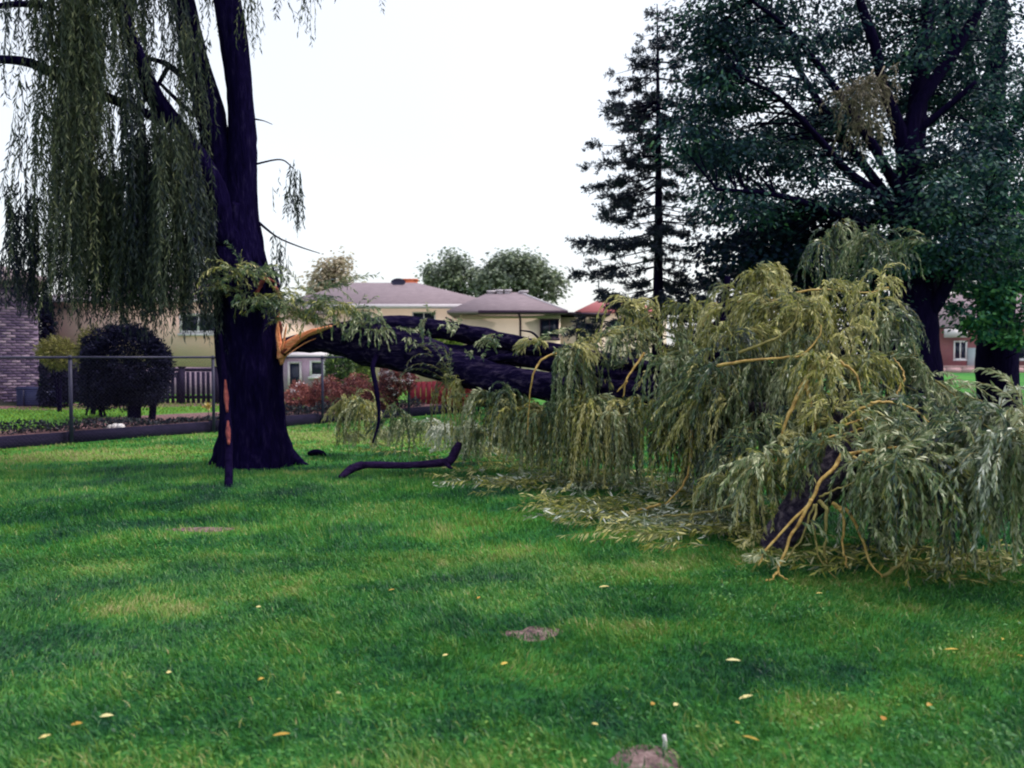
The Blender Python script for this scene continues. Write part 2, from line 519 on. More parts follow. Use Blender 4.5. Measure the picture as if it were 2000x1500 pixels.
def leaves(buf, P, D, N, L, W, tone, kind='lance', curl=0.25):
    """leaf blades: base P, axis D, face normal N"""
    n = len(P)
    if n == 0:
        return
    D = unit(D)
    S = unit(np.cross(D, N))
    N = np.cross(S, D)
    L = np.broadcast_to(L, (n,))[:, None]
    W = np.broadcast_to(W, (n,))[:, None]
    i = np.arange(n)[:, None]
    if kind == 'lance':
        def at(t, w):
            c = P + D * L * t - N * (L * curl * t * t)
            return c - S * W * 0.5 * w, c + S * W * 0.5 * w
        l1, r1 = at(0.35, 1.0)
        l2, r2 = at(0.7, 0.75)
        tip = P + D * L - N * (L * curl)
        V = np.stack([P, l1, r1, l2, r2, tip], 1).reshape(-1, 3)
        buf.add(V, i * 6 + np.array([[1, 2, 4, 3]]), np.concatenate([i * 6 + np.array([[0, 2, 1]]), i * 6 + np.array([[3, 4, 5]])]), np.repeat(tone, 6))
    elif kind == 'broad':
        def pt(t, w, h):
            return P + D * L * t + S * W * w - N * (L * h)
        V = np.stack([P, pt(0.25, 0.5, 0.05), pt(0.6, 0.42, 0.12), pt(1.0, 0.05, 0.3), pt(0.55, -0.46, 0.1), pt(0.3, -0.4, 0.08)], 1).reshape(-1, 3)
        buf.add(V, np.concatenate([i * 6 + np.array([[0, 1, 2, 3]]), i * 6 + np.array([[0, 3, 4, 5]])]), None, np.repeat(tone, 6))
    else:
        m = P + D * L * 0.45 - N * (L * curl * 0.2)
        tip = P + D * L - N * (L * curl)
        V = np.stack([P, m + S * W * 0.5, tip, m - S * W * 0.5], 1).reshape(-1, 3)
        buf.add(V, i * 4 + np.array([[0, 1, 2, 3]]), None, np.repeat(tone, 4))


def rand_dir(n, r=None):
    r = r or rng
    return unit(r.normal(size=(n, 3)))


def strands(starts, dirs, lengths, step=0.05, grav=0.22, wander=0.10, floor=0.03, curlz=0.0):
    """hanging twigs: a list of polylines that fall under their weight and lie down on the ground"""
    S = len(starts)
    T = int(math.ceil(float(np.max(lengths)) / step)) + 1
    p = np.array(starts, float)
    v = unit(np.array(dirs, float))
    fl = floor + rng.uniform(0, 0.09, S)
    pts = np.zeros((S, T, 3))
    drift = rand_dir(S) * wander
    for k in range(T):
        pts[:, k] = p
        if k % 4 == 0:
            drift = drift * 0.5 + rand_dir(S) * wander
        v = v + drift * 0.5
        v[:, 2] -= grav
        low = p[:, 2] < fl + 0.10
        v[low, 2] = np.maximum(v[low, 2], -0.12)
        under = p[:, 2] < fl
        v[under, 2] = 0.02
        v = unit(v)
        p = p + v * step
        if floor is not None:
            p[:, 2] = np.maximum(p[:, 2], np.minimum(fl, p[:, 2] + 1))
            p[:, 2] = np.maximum(p[:, 2], 0.012)
    cnt = np.maximum((np.asarray(lengths) / step).astype(int), 2)
    return pts, cnt, step


def strand_leaves(buf, pts, cnt, step, spacing, L, W, tone, tone_var=0.18, kind='lance', spread=0.75, skip=0.1):
    P_, D_, N_, T_, L_ = [], [], [], [], []
    for s in range(len(pts)):
        m = cnt[s]
        tot = (m - 1) * step
        k = int(tot / spacing)
        if k < 2:
            continue
        t = (np.arange(k) + rng.uniform(0, 1, k)) * spacing / step
        t = t[(t > skip * m) & (t < m - 1.001)]
        if not len(t):
            continue
        i = t.astype(int)
        f = (t - i)[:, None]
        a, b = pts[s, i], pts[s, np.minimum(i + 1, m - 1)]
        P_.append(a * (1 - f) + b * f)
        D_.append(unit(b - a))
        ts = tone[s] if np.ndim(tone) else tone
        T_.append(np.clip(rng.normal(ts, tone_var, len(t)), 0, 1))
        taper = 1.0 - 0.35 * (t / m)
        L_.append(L * taper * rng.uniform(0.65, 1.2, len(t)))
    if not P_:
        return
    P_, D_, T_, L_ = np.concatenate(P_), np.concatenate(D_), np.concatenate(T_), np.concatenate(L_)
    n = len(P_)
    side = unit(np.cross(D_, rand_dir(n)))
    D2 = unit(D_ * rng.uniform(0.5, 1.1, (n, 1)) + side * spread * rng.uniform(.4, 1.6, (n, 1)) + np.array([0, 0, -0.35]))
    N2 = unit(rand_dir(n) + np.array([0, -0.15, 0.7]))
    leaves(buf, P_, D2, N2, L_, L_ * (W / L) * rng.uniform(0.8, 1.2, n), T_, kind, curl=0.22)
    return


def strand_twigs(buf, pts, cnt, step, r0, r1=0.0012, every=3, sides=3):
    for s in range(len(pts)):
        idx = np.arange(0, cnt[s], every)
        if len(idx) < 2:
            continue
        tube(buf, pts[s, idx], np.linspace(r0, r1, len(idx)), sides=sides, cap=False)


# ------------------------------------------------------------------ the lawn
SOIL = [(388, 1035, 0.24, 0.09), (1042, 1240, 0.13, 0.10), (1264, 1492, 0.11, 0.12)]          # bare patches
DARKS = [(890, 1415, .16, .12), (650, 1415, .10, .05), (1500, 1190, .3, .15), (1290, 1205, .25, .12), (905, 1225, .13, .1),  # wide left entries put the shade under the willow into the tone
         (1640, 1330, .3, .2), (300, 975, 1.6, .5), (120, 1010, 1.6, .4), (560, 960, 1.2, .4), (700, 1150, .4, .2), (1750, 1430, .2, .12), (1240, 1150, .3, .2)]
LIGHTS = [(870, 1045, .5, .22, .25), (620, 1130, .7, .3, .08), (900, 1090, .8, .18, .10), (1100, 1115, .5, .12, .2), (1350, 1140, .9, .1, .16),  # wide entries along the fence put the brighter light there into the tone
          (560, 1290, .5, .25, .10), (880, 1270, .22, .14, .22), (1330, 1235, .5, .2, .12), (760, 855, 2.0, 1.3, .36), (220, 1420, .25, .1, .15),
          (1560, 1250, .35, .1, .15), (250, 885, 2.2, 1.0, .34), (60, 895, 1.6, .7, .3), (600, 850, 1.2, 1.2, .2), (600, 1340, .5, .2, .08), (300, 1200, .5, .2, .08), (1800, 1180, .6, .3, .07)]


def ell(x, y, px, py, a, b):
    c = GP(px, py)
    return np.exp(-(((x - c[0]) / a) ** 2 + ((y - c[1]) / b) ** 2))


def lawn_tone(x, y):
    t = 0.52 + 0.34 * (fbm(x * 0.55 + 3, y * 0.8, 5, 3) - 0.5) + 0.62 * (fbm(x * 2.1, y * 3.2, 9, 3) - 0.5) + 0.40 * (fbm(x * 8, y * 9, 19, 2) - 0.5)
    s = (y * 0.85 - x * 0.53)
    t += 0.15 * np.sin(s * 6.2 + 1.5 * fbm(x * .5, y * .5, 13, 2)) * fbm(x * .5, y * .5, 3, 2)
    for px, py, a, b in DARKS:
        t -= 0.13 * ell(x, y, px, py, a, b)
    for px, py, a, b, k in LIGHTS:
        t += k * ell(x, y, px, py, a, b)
    t += 0.13 * np.clip((y - 11.5) / 3.0, 0, 1)  # far lawn toned up, standing for light from more open sky
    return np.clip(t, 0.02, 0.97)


def soil_w(x, y):
    w = np.zeros_like(x)
    for px, py, a, b in SOIL:
        e = ell(x, y, px, py, a, b)
        w = np.maximum(w, e * (0.75 + 0.6 * fbm(x * 9, y * 9, 4, 2)))
    return w


def ground_z(x, y):
    return 0.03 * (fbm(x * 0.35, y * 0.35, 21, 2) - 0.5) * np.clip((y - 0.5) / 3, 0, 1)


xs = np.concatenate([[-700, -300, -120, -60, -35], np.arange(-22, 30.01, 0.2), [40, 60, 90, 160, 350, 700]])
ys = np.concatenate([[-300, -80, -25, -8], np.arange(-2, 34.01, 0.2), [38, 45, 60, 90, 150, 300, 900]])
gx, gy = np.meshgrid(xs, ys)
gz = ground_z(gx, gy)
nx, ny = len(xs), len(ys)
ii, jj = np.meshgrid(np.arange(nx - 1), np.arange(ny - 1))
base = (jj * nx + ii).ravel()
g = Buf()
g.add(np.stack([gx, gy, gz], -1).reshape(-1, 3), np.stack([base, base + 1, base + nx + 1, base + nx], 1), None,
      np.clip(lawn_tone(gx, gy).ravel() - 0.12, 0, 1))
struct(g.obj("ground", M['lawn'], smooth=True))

FA = GP(140, 868)
FB = GP(630, 828)
fdir = unit(np.array([FB[0] - FA[0], FB[1] - FA[1], 0.0]))
fnor = np.array([-fdir[1], fdir[0], 0.0])                       # away from the camera
SP = 2.68


def F(s, off=0.0, z=0.0):
    p = FA + fdir * s + fnor * off
    return np.array([p[0], p[1], z])


def blades(n, y0, y1, hmin, hmax, w, side_lo=-0.86, side_hi=0.88):
    y = np.sqrt(rng.uniform(y0 * y0, y1 * y1, n))
    x = y * rng.uniform(side_lo, side_hi, n)
    # tufting
    keep = rng.uniform(0, 1, n) < (0.35 + 0.9 * fbm(x * 11, y * 11, 31, 2))
    keep &= soil_w(x, y) < rng.uniform(.3, 1.0, n)
    off = (x - FA[0]) * fnor[0] + (y - FA[1]) * fnor[1]
    keep &= off < -0.02
    x, y = x[keep], y[keep]
    n = len(x)
    tall = 0.55 + 0.9 * fbm(x * 3.1, y * 3.1, 41, 3)
    h = rng.uniform(hmin, hmax, n) * tall
    an = rng.uniform(0, 6.283, n)
    lean = np.abs(rng.normal(0.5, 0.35, n))
    wind = fbm(x * 0.8, y * 0.8, 77, 2) * 6.28
    dx = np.cos(an) * lean + 0.35 * np.cos(wind)
    dy = np.sin(an) * lean + 0.35 * np.sin(wind)
    D = unit(np.stack([dx, dy, np.ones(n)], 1))
    P = np.stack([x, y, ground_z(x, y) - 0.004], 1)
    face = rng.uniform(0, 6.283, n)
    S = np.stack([np.cos(face), np.sin(face), np.zeros(n)], 1)
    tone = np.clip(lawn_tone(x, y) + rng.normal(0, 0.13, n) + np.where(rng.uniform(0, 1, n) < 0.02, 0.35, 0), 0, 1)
    ww = w * rng.uniform(0.7, 1.3, n)
    return P, D, S, h, ww, tone


g = Buf()
P, D, S, h, ww, tone = blades(215000, 1.9, 6.0, 0.035, 0.065, 0.0052)
mid = P + D * (h * 0.55)[:, None]
tip = P + unit(D + np.stack([D[:, 0], D[:, 1], np.zeros(len(P))], 1) * 0.9) * h[:, None]
i = np.arange(len(P))[:, None]
hw = (ww * 0.5)[:, None]
V = np.stack([P - S * hw, P + S * hw, mid + S * hw * 0.8, mid - S * hw * 0.8, tip], 1).reshape(-1, 3)
g.add(V, i * 5 + np.array([[0, 1, 2, 3]]), i * 5 + np.array([[3, 2, 4]]), np.repeat(tone, 5))
for n, y0, y1, w in ((180000, 5.8, 10.5, 0.0105), (125000, 10.3, 20.0, 0.022), (30000, 19.5, 40.0, 0.05)):
    P, D, S, h, ww, tone = blades(n, y0, y1, 0.035, 0.07, w)
    i = np.arange(len(P))[:, None]
    hw = (ww * 0.5)[:, None]
    V = np.stack([P - S * hw, P + S * hw, P + D * h[:, None]], 1).reshape(-1, 3)
    g.add(V, None, i * 3 + np.array([[0, 1, 2]]), np.repeat(tone, 3))
n = 26000
y = np.sqrt(rng.uniform(2.0 ** 2, 10.0 ** 2, n))
x = y * rng.uniform(-.72, .72, n)
keep = (fbm(x * 1.3 + 7, y * 1.3, 91, 3) > .52) & (soil_w(x, y) < .5)
x, y = x[keep], y[keep]
n = len(x)
P = np.stack([x, y, ground_z(x, y) + rng.uniform(.015, .045, n)], 1)
an = rng.uniform(0, 6.28, n)
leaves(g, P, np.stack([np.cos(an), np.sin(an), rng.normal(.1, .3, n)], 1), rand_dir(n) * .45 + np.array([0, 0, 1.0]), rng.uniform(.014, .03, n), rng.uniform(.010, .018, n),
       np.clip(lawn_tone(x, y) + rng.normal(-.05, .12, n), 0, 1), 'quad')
g.obj("grass", M['grass'], kind="stuff")

# bare soil showing through the lawn
for k, (px, py, a, b) in enumerate(SOIL):
    c = GP(px, py)
    nr, na = 7, 22
    v, q = [], []
    for r_ in range(nr + 1):
        for s_ in range(na):
            t = s_ / na * 2 * math.pi
            wob = 0.45 + 1.1 * float(fbm(np.array([math.cos(t) * 1.6 + 5 + k]), np.array([math.sin(t) * 1.6]), 8, 2)[0])
            rr_ = r_ / nr * wob * 1.15
            x, y = c[0] + math.cos(t) * a * rr_, c[1] + math.sin(t) * b * rr_
            z = float(ground_z(np.array([x]), np.array([y]))[0]) + 0.008 * (1 - (r_ / nr) ** 2) + 0.006 * rng.uniform(0, 1) - (0.02 if r_ == nr else 0)
            v.append((x, y, z))
    for r_ in range(nr):
        for s_ in range(na):
            q.append((r_ * na + s_, r_ * na + (s_ + 1) % na, (r_ + 1) * na + (s_ + 1) % na, (r_ + 1) * na + s_))
    struct(Buf().add(v, q).obj("bare_soil", M['soil'], smooth=True))

# ------------------------------------------------------------------ raised yard behind the fence
YZ = 0.2
yard = Buf()
c1, c2, c3, c4 = F(-14, 0.22, YZ), F(10.5, 0.22, YZ), np.array([3.0, 62, YZ]), np.array([-70, 62, YZ])
yard.add([c1, c2, c3, c4], [(0, 1, 2, 3)], None, 0.75)
struct(yard.obj("yard_ground", M['lawn']))
bed = Buf()
bed.add([F(-14, 0.22, YZ + .004), F(10.5, 0.22, YZ + .004), F(10.5, 1.5, YZ + .004), F(3.4, 2.9, YZ + .004), F(1.5, 3.0, YZ + .004), F(0.8, 1.5, YZ + .004), F(-14, 0.9, YZ + .004)],
        [(0, 1, 2, 6), (2, 3, 4, 5)], [(2, 5, 6)])
struct(bed.obj("garden_bed", M['mulch']))
bedb = Buf()
bedb.add([F(2.2, 6.6, YZ + .004), F(9, 3.5, YZ + .004), F(9, 7.5, YZ + .004), F(1.0, 9.6, YZ + .004)], [(0, 1, 2, 3)])
struct(bedb.obj("mulch_strip", M['mulch']))

g = Buf()
n = 26000
s_ = rng.uniform(-9, 8, n)
o_ = rng.uniform(0.85, 9, n)
P = FA + s_[:, None] * fdir + o_[:, None] * fnor
P[:, 2] = YZ - 0.004
keep = ~((s_ > 0.4) & (o_ < 3.0)) & (o_ + 0 * s_ < 8.0)
P = P[keep]
n = len(P)
D = unit(np.stack([rng.normal(0, .4, n), rng.normal(0, .4, n), np.ones(n)], 1))
fa = rng.uniform(0, 6.28, n)
S = np.stack([np.cos(fa), np.sin(fa), np.zeros(n)], 1) * 0.013
i = np.arange(n)[:, None]
g.add(np.stack([P - S, P + S, P + D * rng.uniform(.03, .07, n)[:, None]], 1).reshape(-1, 3), None, i * 3 + np.array([[0, 1, 2]]),
      np.repeat(np.clip(rng.normal(.5, .2, n), 0, 1), 3))
g.obj("yard_grass", M['yard'], kind="stuff")

# ground cover plants in the bed
g = Buf()
n = 9000
s_ = rng.uniform(-9, 9.0, n)
o_ = 0.35 + np.abs(rng.normal(0, 0.22, n))
lump = fbm(s_ * 1.6, o_ * 2, 51, 3)
P = FA + s_[:, None] * fdir + o_[:, None] * fnor
P[:, 2] = YZ + rng.uniform(0, 1, n) * 0.36 * lump * np.where(s_ < 1.5, 1.0, np.where(s_ < 4, 0.45, 0.9))
leaves(g, P, rand_dir(n) + np.array([0, 0, .5]), rand_dir(n) + np.array([0, 0, .8]), rng.uniform(.05, .10, n), .035, np.clip(rng.normal(.4, .25, n), 0, 1), 'quad')
g.obj("ground_cover", M['cover'], kind="stuff")

# timber edging
t = thing("timber_edging", "low dark timber edging along the foot of the wire fence", "edging", F(0, .12))
for k in range(-5, 4):
    a, b = F(k * SP + 0.01, 0.10), F((k + 1) * SP - 0.01, 0.10)
    v = []
    dz = 0.215 + 0.012 * math.sin(k * 2.1)
    for p in (a, b):
        for o2 in (0, 0.10):
            for z in (-0.04, dz):
                v.append((p[0] + fnor[0] * o2, p[1] + fnor[1] * o2, z))
    Buf().add(v, [(0, 1, 3, 2), (4, 6, 7, 5), (0, 4, 5, 1), (2, 3, 7, 6), (0, 2, 6, 4), (1, 5, 7, 3)]).obj("timber", M['timber'], t)

# chain link fence
t = thing("chain_link_fence", "galvanised chain link fence running behind the willow trunk", "fence", F(0))
FH = 1.49
for k in range(-4, 5):
    p = F(k * SP)
    b = Buf()
    tube(b, [(p[0], p[1], -.05), (p[0], p[1], FH - .03)], [.031, .031], 10)
    tube(b, [(p[0], p[1], FH - .03), (p[0], p[1], FH + .015), (p[0], p[1], FH + .04)], [.037, .037, .012], 10)
    b.obj("post", M['steel'], t, smooth=False)
for k in range(-4, 4):
    b = Buf()
    tube(b, [F(k * SP, 0, FH), F((k + 1) * SP, 0, FH)], [.021, .021], 8)
    b.obj("top_rail", M['steel'], t, smooth=True)
b = Buf()
pit, s0, s1, hh = 0.07, -4 * SP, 4 * SP, FH - .05
for k in range(int((s1 - s0) / pit) + 22):
    for sg in (1, -1):
        sa = s0 - hh + k * pit
        a0, a1 = (sa, sa + hh) if sg == 1 else (sa + hh, sa)
        lo, hi = 0.04, 0.04 + hh
        # clip to the run
        ta, tb = 0.0, 1.0
        for q0, q1 in ((a0, a1),):
            if q1 != q0:
                u0, u1 = (s0 - q0) / (q1 - q0), (s1 - q0) / (q1 - q0)
                ta, tb = max(ta, min(u0, u1)), min(tb, max(u0, u1))
        if tb - ta < 0.02:
            continue
        pa = F(a0 + (a1 - a0) * ta, 0.02 + .002 * sg, lo + hh * ta)
        pb = F(a0 + (a1 - a0) * tb, 0.02 + .002 * sg, lo + hh * tb)
        tube(b, [pa, pb], [.0012, .0012], 3, cap=False)
b.obj("wire_mesh", M['steel'], t)


# ------------------------------------------------------------------ trees
def px_path(pts):
    return np.array([U(p[0], p[1], p[2]) for p in pts]), np.array([p[3] * p[2] / FPX for p in pts])


rng = np.random.default_rng(1000)
# --- standing willow
WD = 11.0
base = GP(497, 905)
willow = thing("willow_tree", "standing willow with a thick dark trunk, torn open where a limb broke off", "tree", base)
b = Buf()
P, r = px_path([(500, 925, WD, 74), (499, 900, WD, 70), (496, 868, WD, 63), (493, 820, WD, 60), (490, 740, WD, 60), (486, 660, WD, 61), (480, 580, WD, 60), (460, 510, WD, 55),
                (455, 450, WD, 44), (462, 400, WD, 36)])
P[0, 2] = -0.15
tube(b, P, r, 72, 90, ridge=0.055, rough=0.10, seed=3)
for an, ln in ((-0.15, .42), (0.5, .3), (-2.9, .22), (-2.2, .2), (-1.35, .2), (-0.8, .25), (1.5, .3), (2.6, .3)):
    c, s = math.cos(an), math.sin(an)
    tube(b, [base + np.array([c * .25, s * .25, .55]), base + np.array([c * .40, s * .40, .20]), base + np.array([c * (.42 + ln * .4), s * (.42 + ln * .4), .05]),
             base + np.array([c * (.42 + ln), s * (.42 + ln), -.06])], [.16, .15, .09, .03], 10, 12, rough=.15, seed=int(ln * 100))
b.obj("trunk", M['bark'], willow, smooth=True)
LIMBS = [
    [(470, 520, 11, 50), (466, 440, 11, 38), (470, 360, 11, 30), (473, 280, 11, 27), (470, 200, 11, 24), (459, 100, 11, 26), (444, 0, 11, 26), (425, -120, 11.1, 22), (415, -300, 11.3, 14)],
    [(450, 500, 11, 45), (446, 420, 11, 32), (430, 320, 11, 28), (410, 220, 11, 28), (382, 117, 11.1, 24), (358, 0, 11.2, 20), (335, -140, 11.4, 16), (320, -300, 11.6, 9)],
    [(448, 480, 10.9, 40), (425, 390, 10.8, 26), (390, 315, 10.7, 21), (345, 250, 10.6, 18), (302, 190, 10.5, 18), (272, 120, 10.3, 15), (240, 30, 10.1, 12), (200, -90, 9.8, 9)],
    [(345, 250, 10.6, 9), (270, 215, 10.4, 9), (185, 180, 10.2, 10), (110, 145, 10, 11), (55, 122, 9.8, 9), (0, 116, 9.6, 8), (-90, 120, 9.3, 6)],
    [(425, 470, 11.1, 30), (405, 460, 11.3, 14), (382, 420, 11.6, 10), (360, 330, 11.8, 7), (345, 240, 12, 6)],
    [(405, 215, 11, 8), (370, 165, 11, 6), (330, 128, 11, 6), (290, 115, 11, 4), (250, 118, 11, 3)],
    [(330, 128, 11, 5), (312, 160, 11, 4), (300, 185, 11, 3)],
    [(378, 225, 10.9, 5), (340, 190, 10.9, 4), (310, 160, 10.9, 3)],
    [(90, 10, 10, 7), (30, 8, 9.8, 6), (-40, 18, 9.6, 5)],
    [(492, 415, 11, 8), (505, 445, 11, 5), (512, 480, 11, 4), (513, 515, 11, 3)],
    [(500, 430, 11, 3), (540, 462, 11, 1.7), (580, 480, 11, 1.4), (625, 495, 11, .8)],
    [(494, 232, 11, 2), (515, 236, 11, 1), (532, 243, 11, .7)],
    [(300, -60, 11.5, 12), (420, -90, 11.2, 8), (520, -75, 11, 6), (610, -60, 11, 4)],
    [(468, 330, 11, 3), (510, 318, 11, 2), (550, 312, 11, 1.5), (574, 330, 11, 1)],
]
for k, L in enumerate(LIMBS):
    P, r = px_path(L)
    b = Buf()
    big = r.max() > .09
    tube(b, P, r, 26 if big else 8, 44 if big else 18, ridge=.03 if big else 0, rough=.08 if big else .12, seed=20 + k)
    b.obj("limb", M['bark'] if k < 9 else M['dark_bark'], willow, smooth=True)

# hanging curtains: (x centre, half width, y top, y bottom, distance, strands, tone, fullness)
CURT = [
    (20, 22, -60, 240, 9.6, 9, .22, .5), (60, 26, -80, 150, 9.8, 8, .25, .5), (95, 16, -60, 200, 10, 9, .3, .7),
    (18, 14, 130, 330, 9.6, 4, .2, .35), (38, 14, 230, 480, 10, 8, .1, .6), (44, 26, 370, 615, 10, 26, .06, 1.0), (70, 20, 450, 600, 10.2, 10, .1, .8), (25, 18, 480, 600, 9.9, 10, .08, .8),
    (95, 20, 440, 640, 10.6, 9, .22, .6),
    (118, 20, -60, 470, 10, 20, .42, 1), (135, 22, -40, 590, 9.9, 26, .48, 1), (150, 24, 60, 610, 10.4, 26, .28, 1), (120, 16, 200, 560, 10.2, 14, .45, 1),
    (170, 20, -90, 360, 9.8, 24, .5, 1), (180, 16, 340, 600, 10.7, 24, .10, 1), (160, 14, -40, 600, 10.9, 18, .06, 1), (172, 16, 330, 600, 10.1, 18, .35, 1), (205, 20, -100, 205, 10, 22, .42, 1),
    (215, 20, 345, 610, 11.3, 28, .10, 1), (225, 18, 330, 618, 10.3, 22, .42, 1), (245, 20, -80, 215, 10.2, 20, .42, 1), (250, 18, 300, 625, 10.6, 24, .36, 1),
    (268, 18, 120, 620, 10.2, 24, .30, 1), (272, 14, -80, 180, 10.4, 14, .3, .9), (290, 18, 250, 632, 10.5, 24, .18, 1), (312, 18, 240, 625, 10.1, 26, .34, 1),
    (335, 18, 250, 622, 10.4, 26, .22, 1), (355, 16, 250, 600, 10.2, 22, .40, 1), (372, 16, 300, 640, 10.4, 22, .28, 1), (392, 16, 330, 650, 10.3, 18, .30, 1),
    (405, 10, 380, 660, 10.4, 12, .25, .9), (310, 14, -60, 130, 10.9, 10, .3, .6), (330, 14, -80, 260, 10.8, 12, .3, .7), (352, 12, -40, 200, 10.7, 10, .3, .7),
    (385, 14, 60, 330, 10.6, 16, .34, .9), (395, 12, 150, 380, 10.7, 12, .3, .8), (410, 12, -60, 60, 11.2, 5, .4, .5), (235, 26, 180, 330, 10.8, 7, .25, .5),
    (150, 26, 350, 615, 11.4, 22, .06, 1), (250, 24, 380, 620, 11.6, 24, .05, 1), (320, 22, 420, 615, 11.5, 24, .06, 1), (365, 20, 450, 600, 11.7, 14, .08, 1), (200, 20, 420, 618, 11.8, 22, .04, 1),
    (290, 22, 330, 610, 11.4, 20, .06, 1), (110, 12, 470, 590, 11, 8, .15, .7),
    # right of the trunk
    (488, 7, -30, 130, 10.9, 6, .45, .8), (500, 10, -40, 90, 11, 6, .4, .6), (604, 7, -60, 105, 11, 5, .35, .6), (536, 6, -60, 20, 11, 2, .3, .4), (520, 6, 55, 100, 11, 2, .3, .35),
    (572, 19, 335, 455, 11, 17, .28, .8), (545, 14, 340, 400, 11, 4, .3, .3), (551, 12, 478, 560, 11.1, 11, .2, .9), (520, 8, 365, 430, 11, 3, .35, .35), (415, 9, 5, 95, 11.2, 5, .5, .5),
]
for cx, hw, yt, yb, d, ns, tone, full in CURT:
    ns = int(ns * (1.4 if full > .85 and cx < 430 else 1.2))
    hwm = hw * d / FPX
    top, bot = U(cx, yt, d), U(cx, yb, d)
    st = np.stack([top[0] + rng.uniform(-hwm, hwm, ns), d + rng.uniform(-.35, .35, ns), top[2] + rng.uniform(-.3, .15, ns)], 1)
    if cx < 430 and cx != 44:
        sub = rng.uniform(-hwm, hwm, 4)
        st[:, 0] = top[0] + sub[rng.integers(0, 4, ns)] + rng.normal(0, .028, ns)
    if cx in (44, 572, 551):
        st[:, 0] = top[0] + (st[:, 0] - top[0]) * 0.35
    ln = (st[:, 2] - bot[2] + (.12 if yb > 540 else 0)) * np.where(rng.uniform(0, 1, ns) < .8, rng.uniform(.8, 1.03, ns), rng.uniform(.95, 1.10, ns))
    ln = np.maximum(ln, .25)
    dr = np.stack([rng.normal(0, .18, ns), rng.normal(0, .25, ns), np.full(ns, -1.0)], 1)
    pts, cnt, stp = strands(st, dr, ln, .07, .35, .13, 0.0)
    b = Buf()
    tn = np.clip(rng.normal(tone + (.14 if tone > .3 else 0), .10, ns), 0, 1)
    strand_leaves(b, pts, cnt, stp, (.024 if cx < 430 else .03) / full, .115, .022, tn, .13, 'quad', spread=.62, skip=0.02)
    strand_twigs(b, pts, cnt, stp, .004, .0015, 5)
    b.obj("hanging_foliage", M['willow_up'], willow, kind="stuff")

# upper crown, above the picture
for k in range(16):
    c = np.array([rng.uniform(-9.5, -1.6), rng.uniform(7.5, 14.5), rng.uniform(7.6, 10.5)])
    ns = 26
    st = c + rng.normal(0, 1, (ns, 3)) * np.array([.7, .7, .4])
    ln = np.minimum(rng.uniform(1.4, 3.4, ns), st[:, 2] - 6.9)
    ln = np.maximum(ln, .5)
    pts, cnt, stp = strands(st, rand_dir(ns) + np.array([0, 0, .4]), ln, .08, .25, .12, 0.0)
    b = Buf()
    strand_leaves(b, pts, cnt, stp, .035, .17, .034, np.full(ns, .3), .15, 'quad', skip=0)
    tube(b, [U(420, -60, 11.2), (U(420, -60, 11.2) + c) / 2 + np.array([0, 0, .5]), c], [.09, .06, .02], 6, 10)
    b.obj("hanging_foliage", M['willow_up'], willow, kind="stuff")

# torn wood where the limb split away
b = Buf()
tube(b, [U(549, 712, 10.95), U(552, 690, 10.9), U(566, 672, 10.85), U(600, 652, 10.8), U(640, 640, 10.75), U(652, 636, 10.75)], [.02, .07, .07, .042, .026, .006], 12, 24, rough=.3, seed=5)
b.obj("torn_wood", M['torn'], willow, smooth=False)
b = Buf()
tube(b, [U(548, 700, 10.85), U(545, 660, 10.85), U(543, 615, 10.85)], [.05, .03, .008], 7, 10, rough=.2, seed=6)
b.obj("splinter", M['torn'], willow)
for k, (pp, rr_) in enumerate([([(556, 690), (585, 664), (628, 640)], .02), ([(560, 694), (600, 668), (650, 650)], .016), ([(550, 684), (556, 655), (560, 632)], .018), ([(547, 690), (540, 650), (548, 600)], .014), ([(575, 668), (610, 648), (668, 630)], .015)]):
    b = Buf()
    tube(b, [U(x, y, 10.78 - .01 * k) for x, y in pp], [rr_, rr_ * .9, .003], 6, 10, rough=.4, seed=80 + k, flat=.5)
    b.obj("splinter", M['torn'], willow)
for k, (pp, rr_) in enumerate([([(505, 560), (520, 545), (545, 555)], .035), ([(500, 575), (512, 552), (520, 535)], .03), ([(535, 560), (546, 575), (556, 600)], .035), ([(552, 690), (575, 670), (598, 660)], .06), ([(540, 620), (549, 640), (547, 665)], .03)]):
    b = Buf()
    tube(b, [U(x, y, 10.52 if k < 3 else 10.86) for x, y in pp], [rr_, rr_ * .8, .006], 6, 9, rough=.3, seed=60 + k)
    b.obj("splinter", M['torn_red'], willow)

# stump top: ragged shell of bark left at the break
b = Buf()
for k in range(9):
    x = 448 + k * 11
    tube(b, [U(x, 600, 10.62), U(x + 2, 555, 10.62), U(x + rng.uniform(-8, 14), 535 - rng.uniform(0, 22), 10.6)], [.07, .055, .008], 7, 8, rough=.3, seed=90 + k)
b.obj("split_bark", M['bark'], willow)

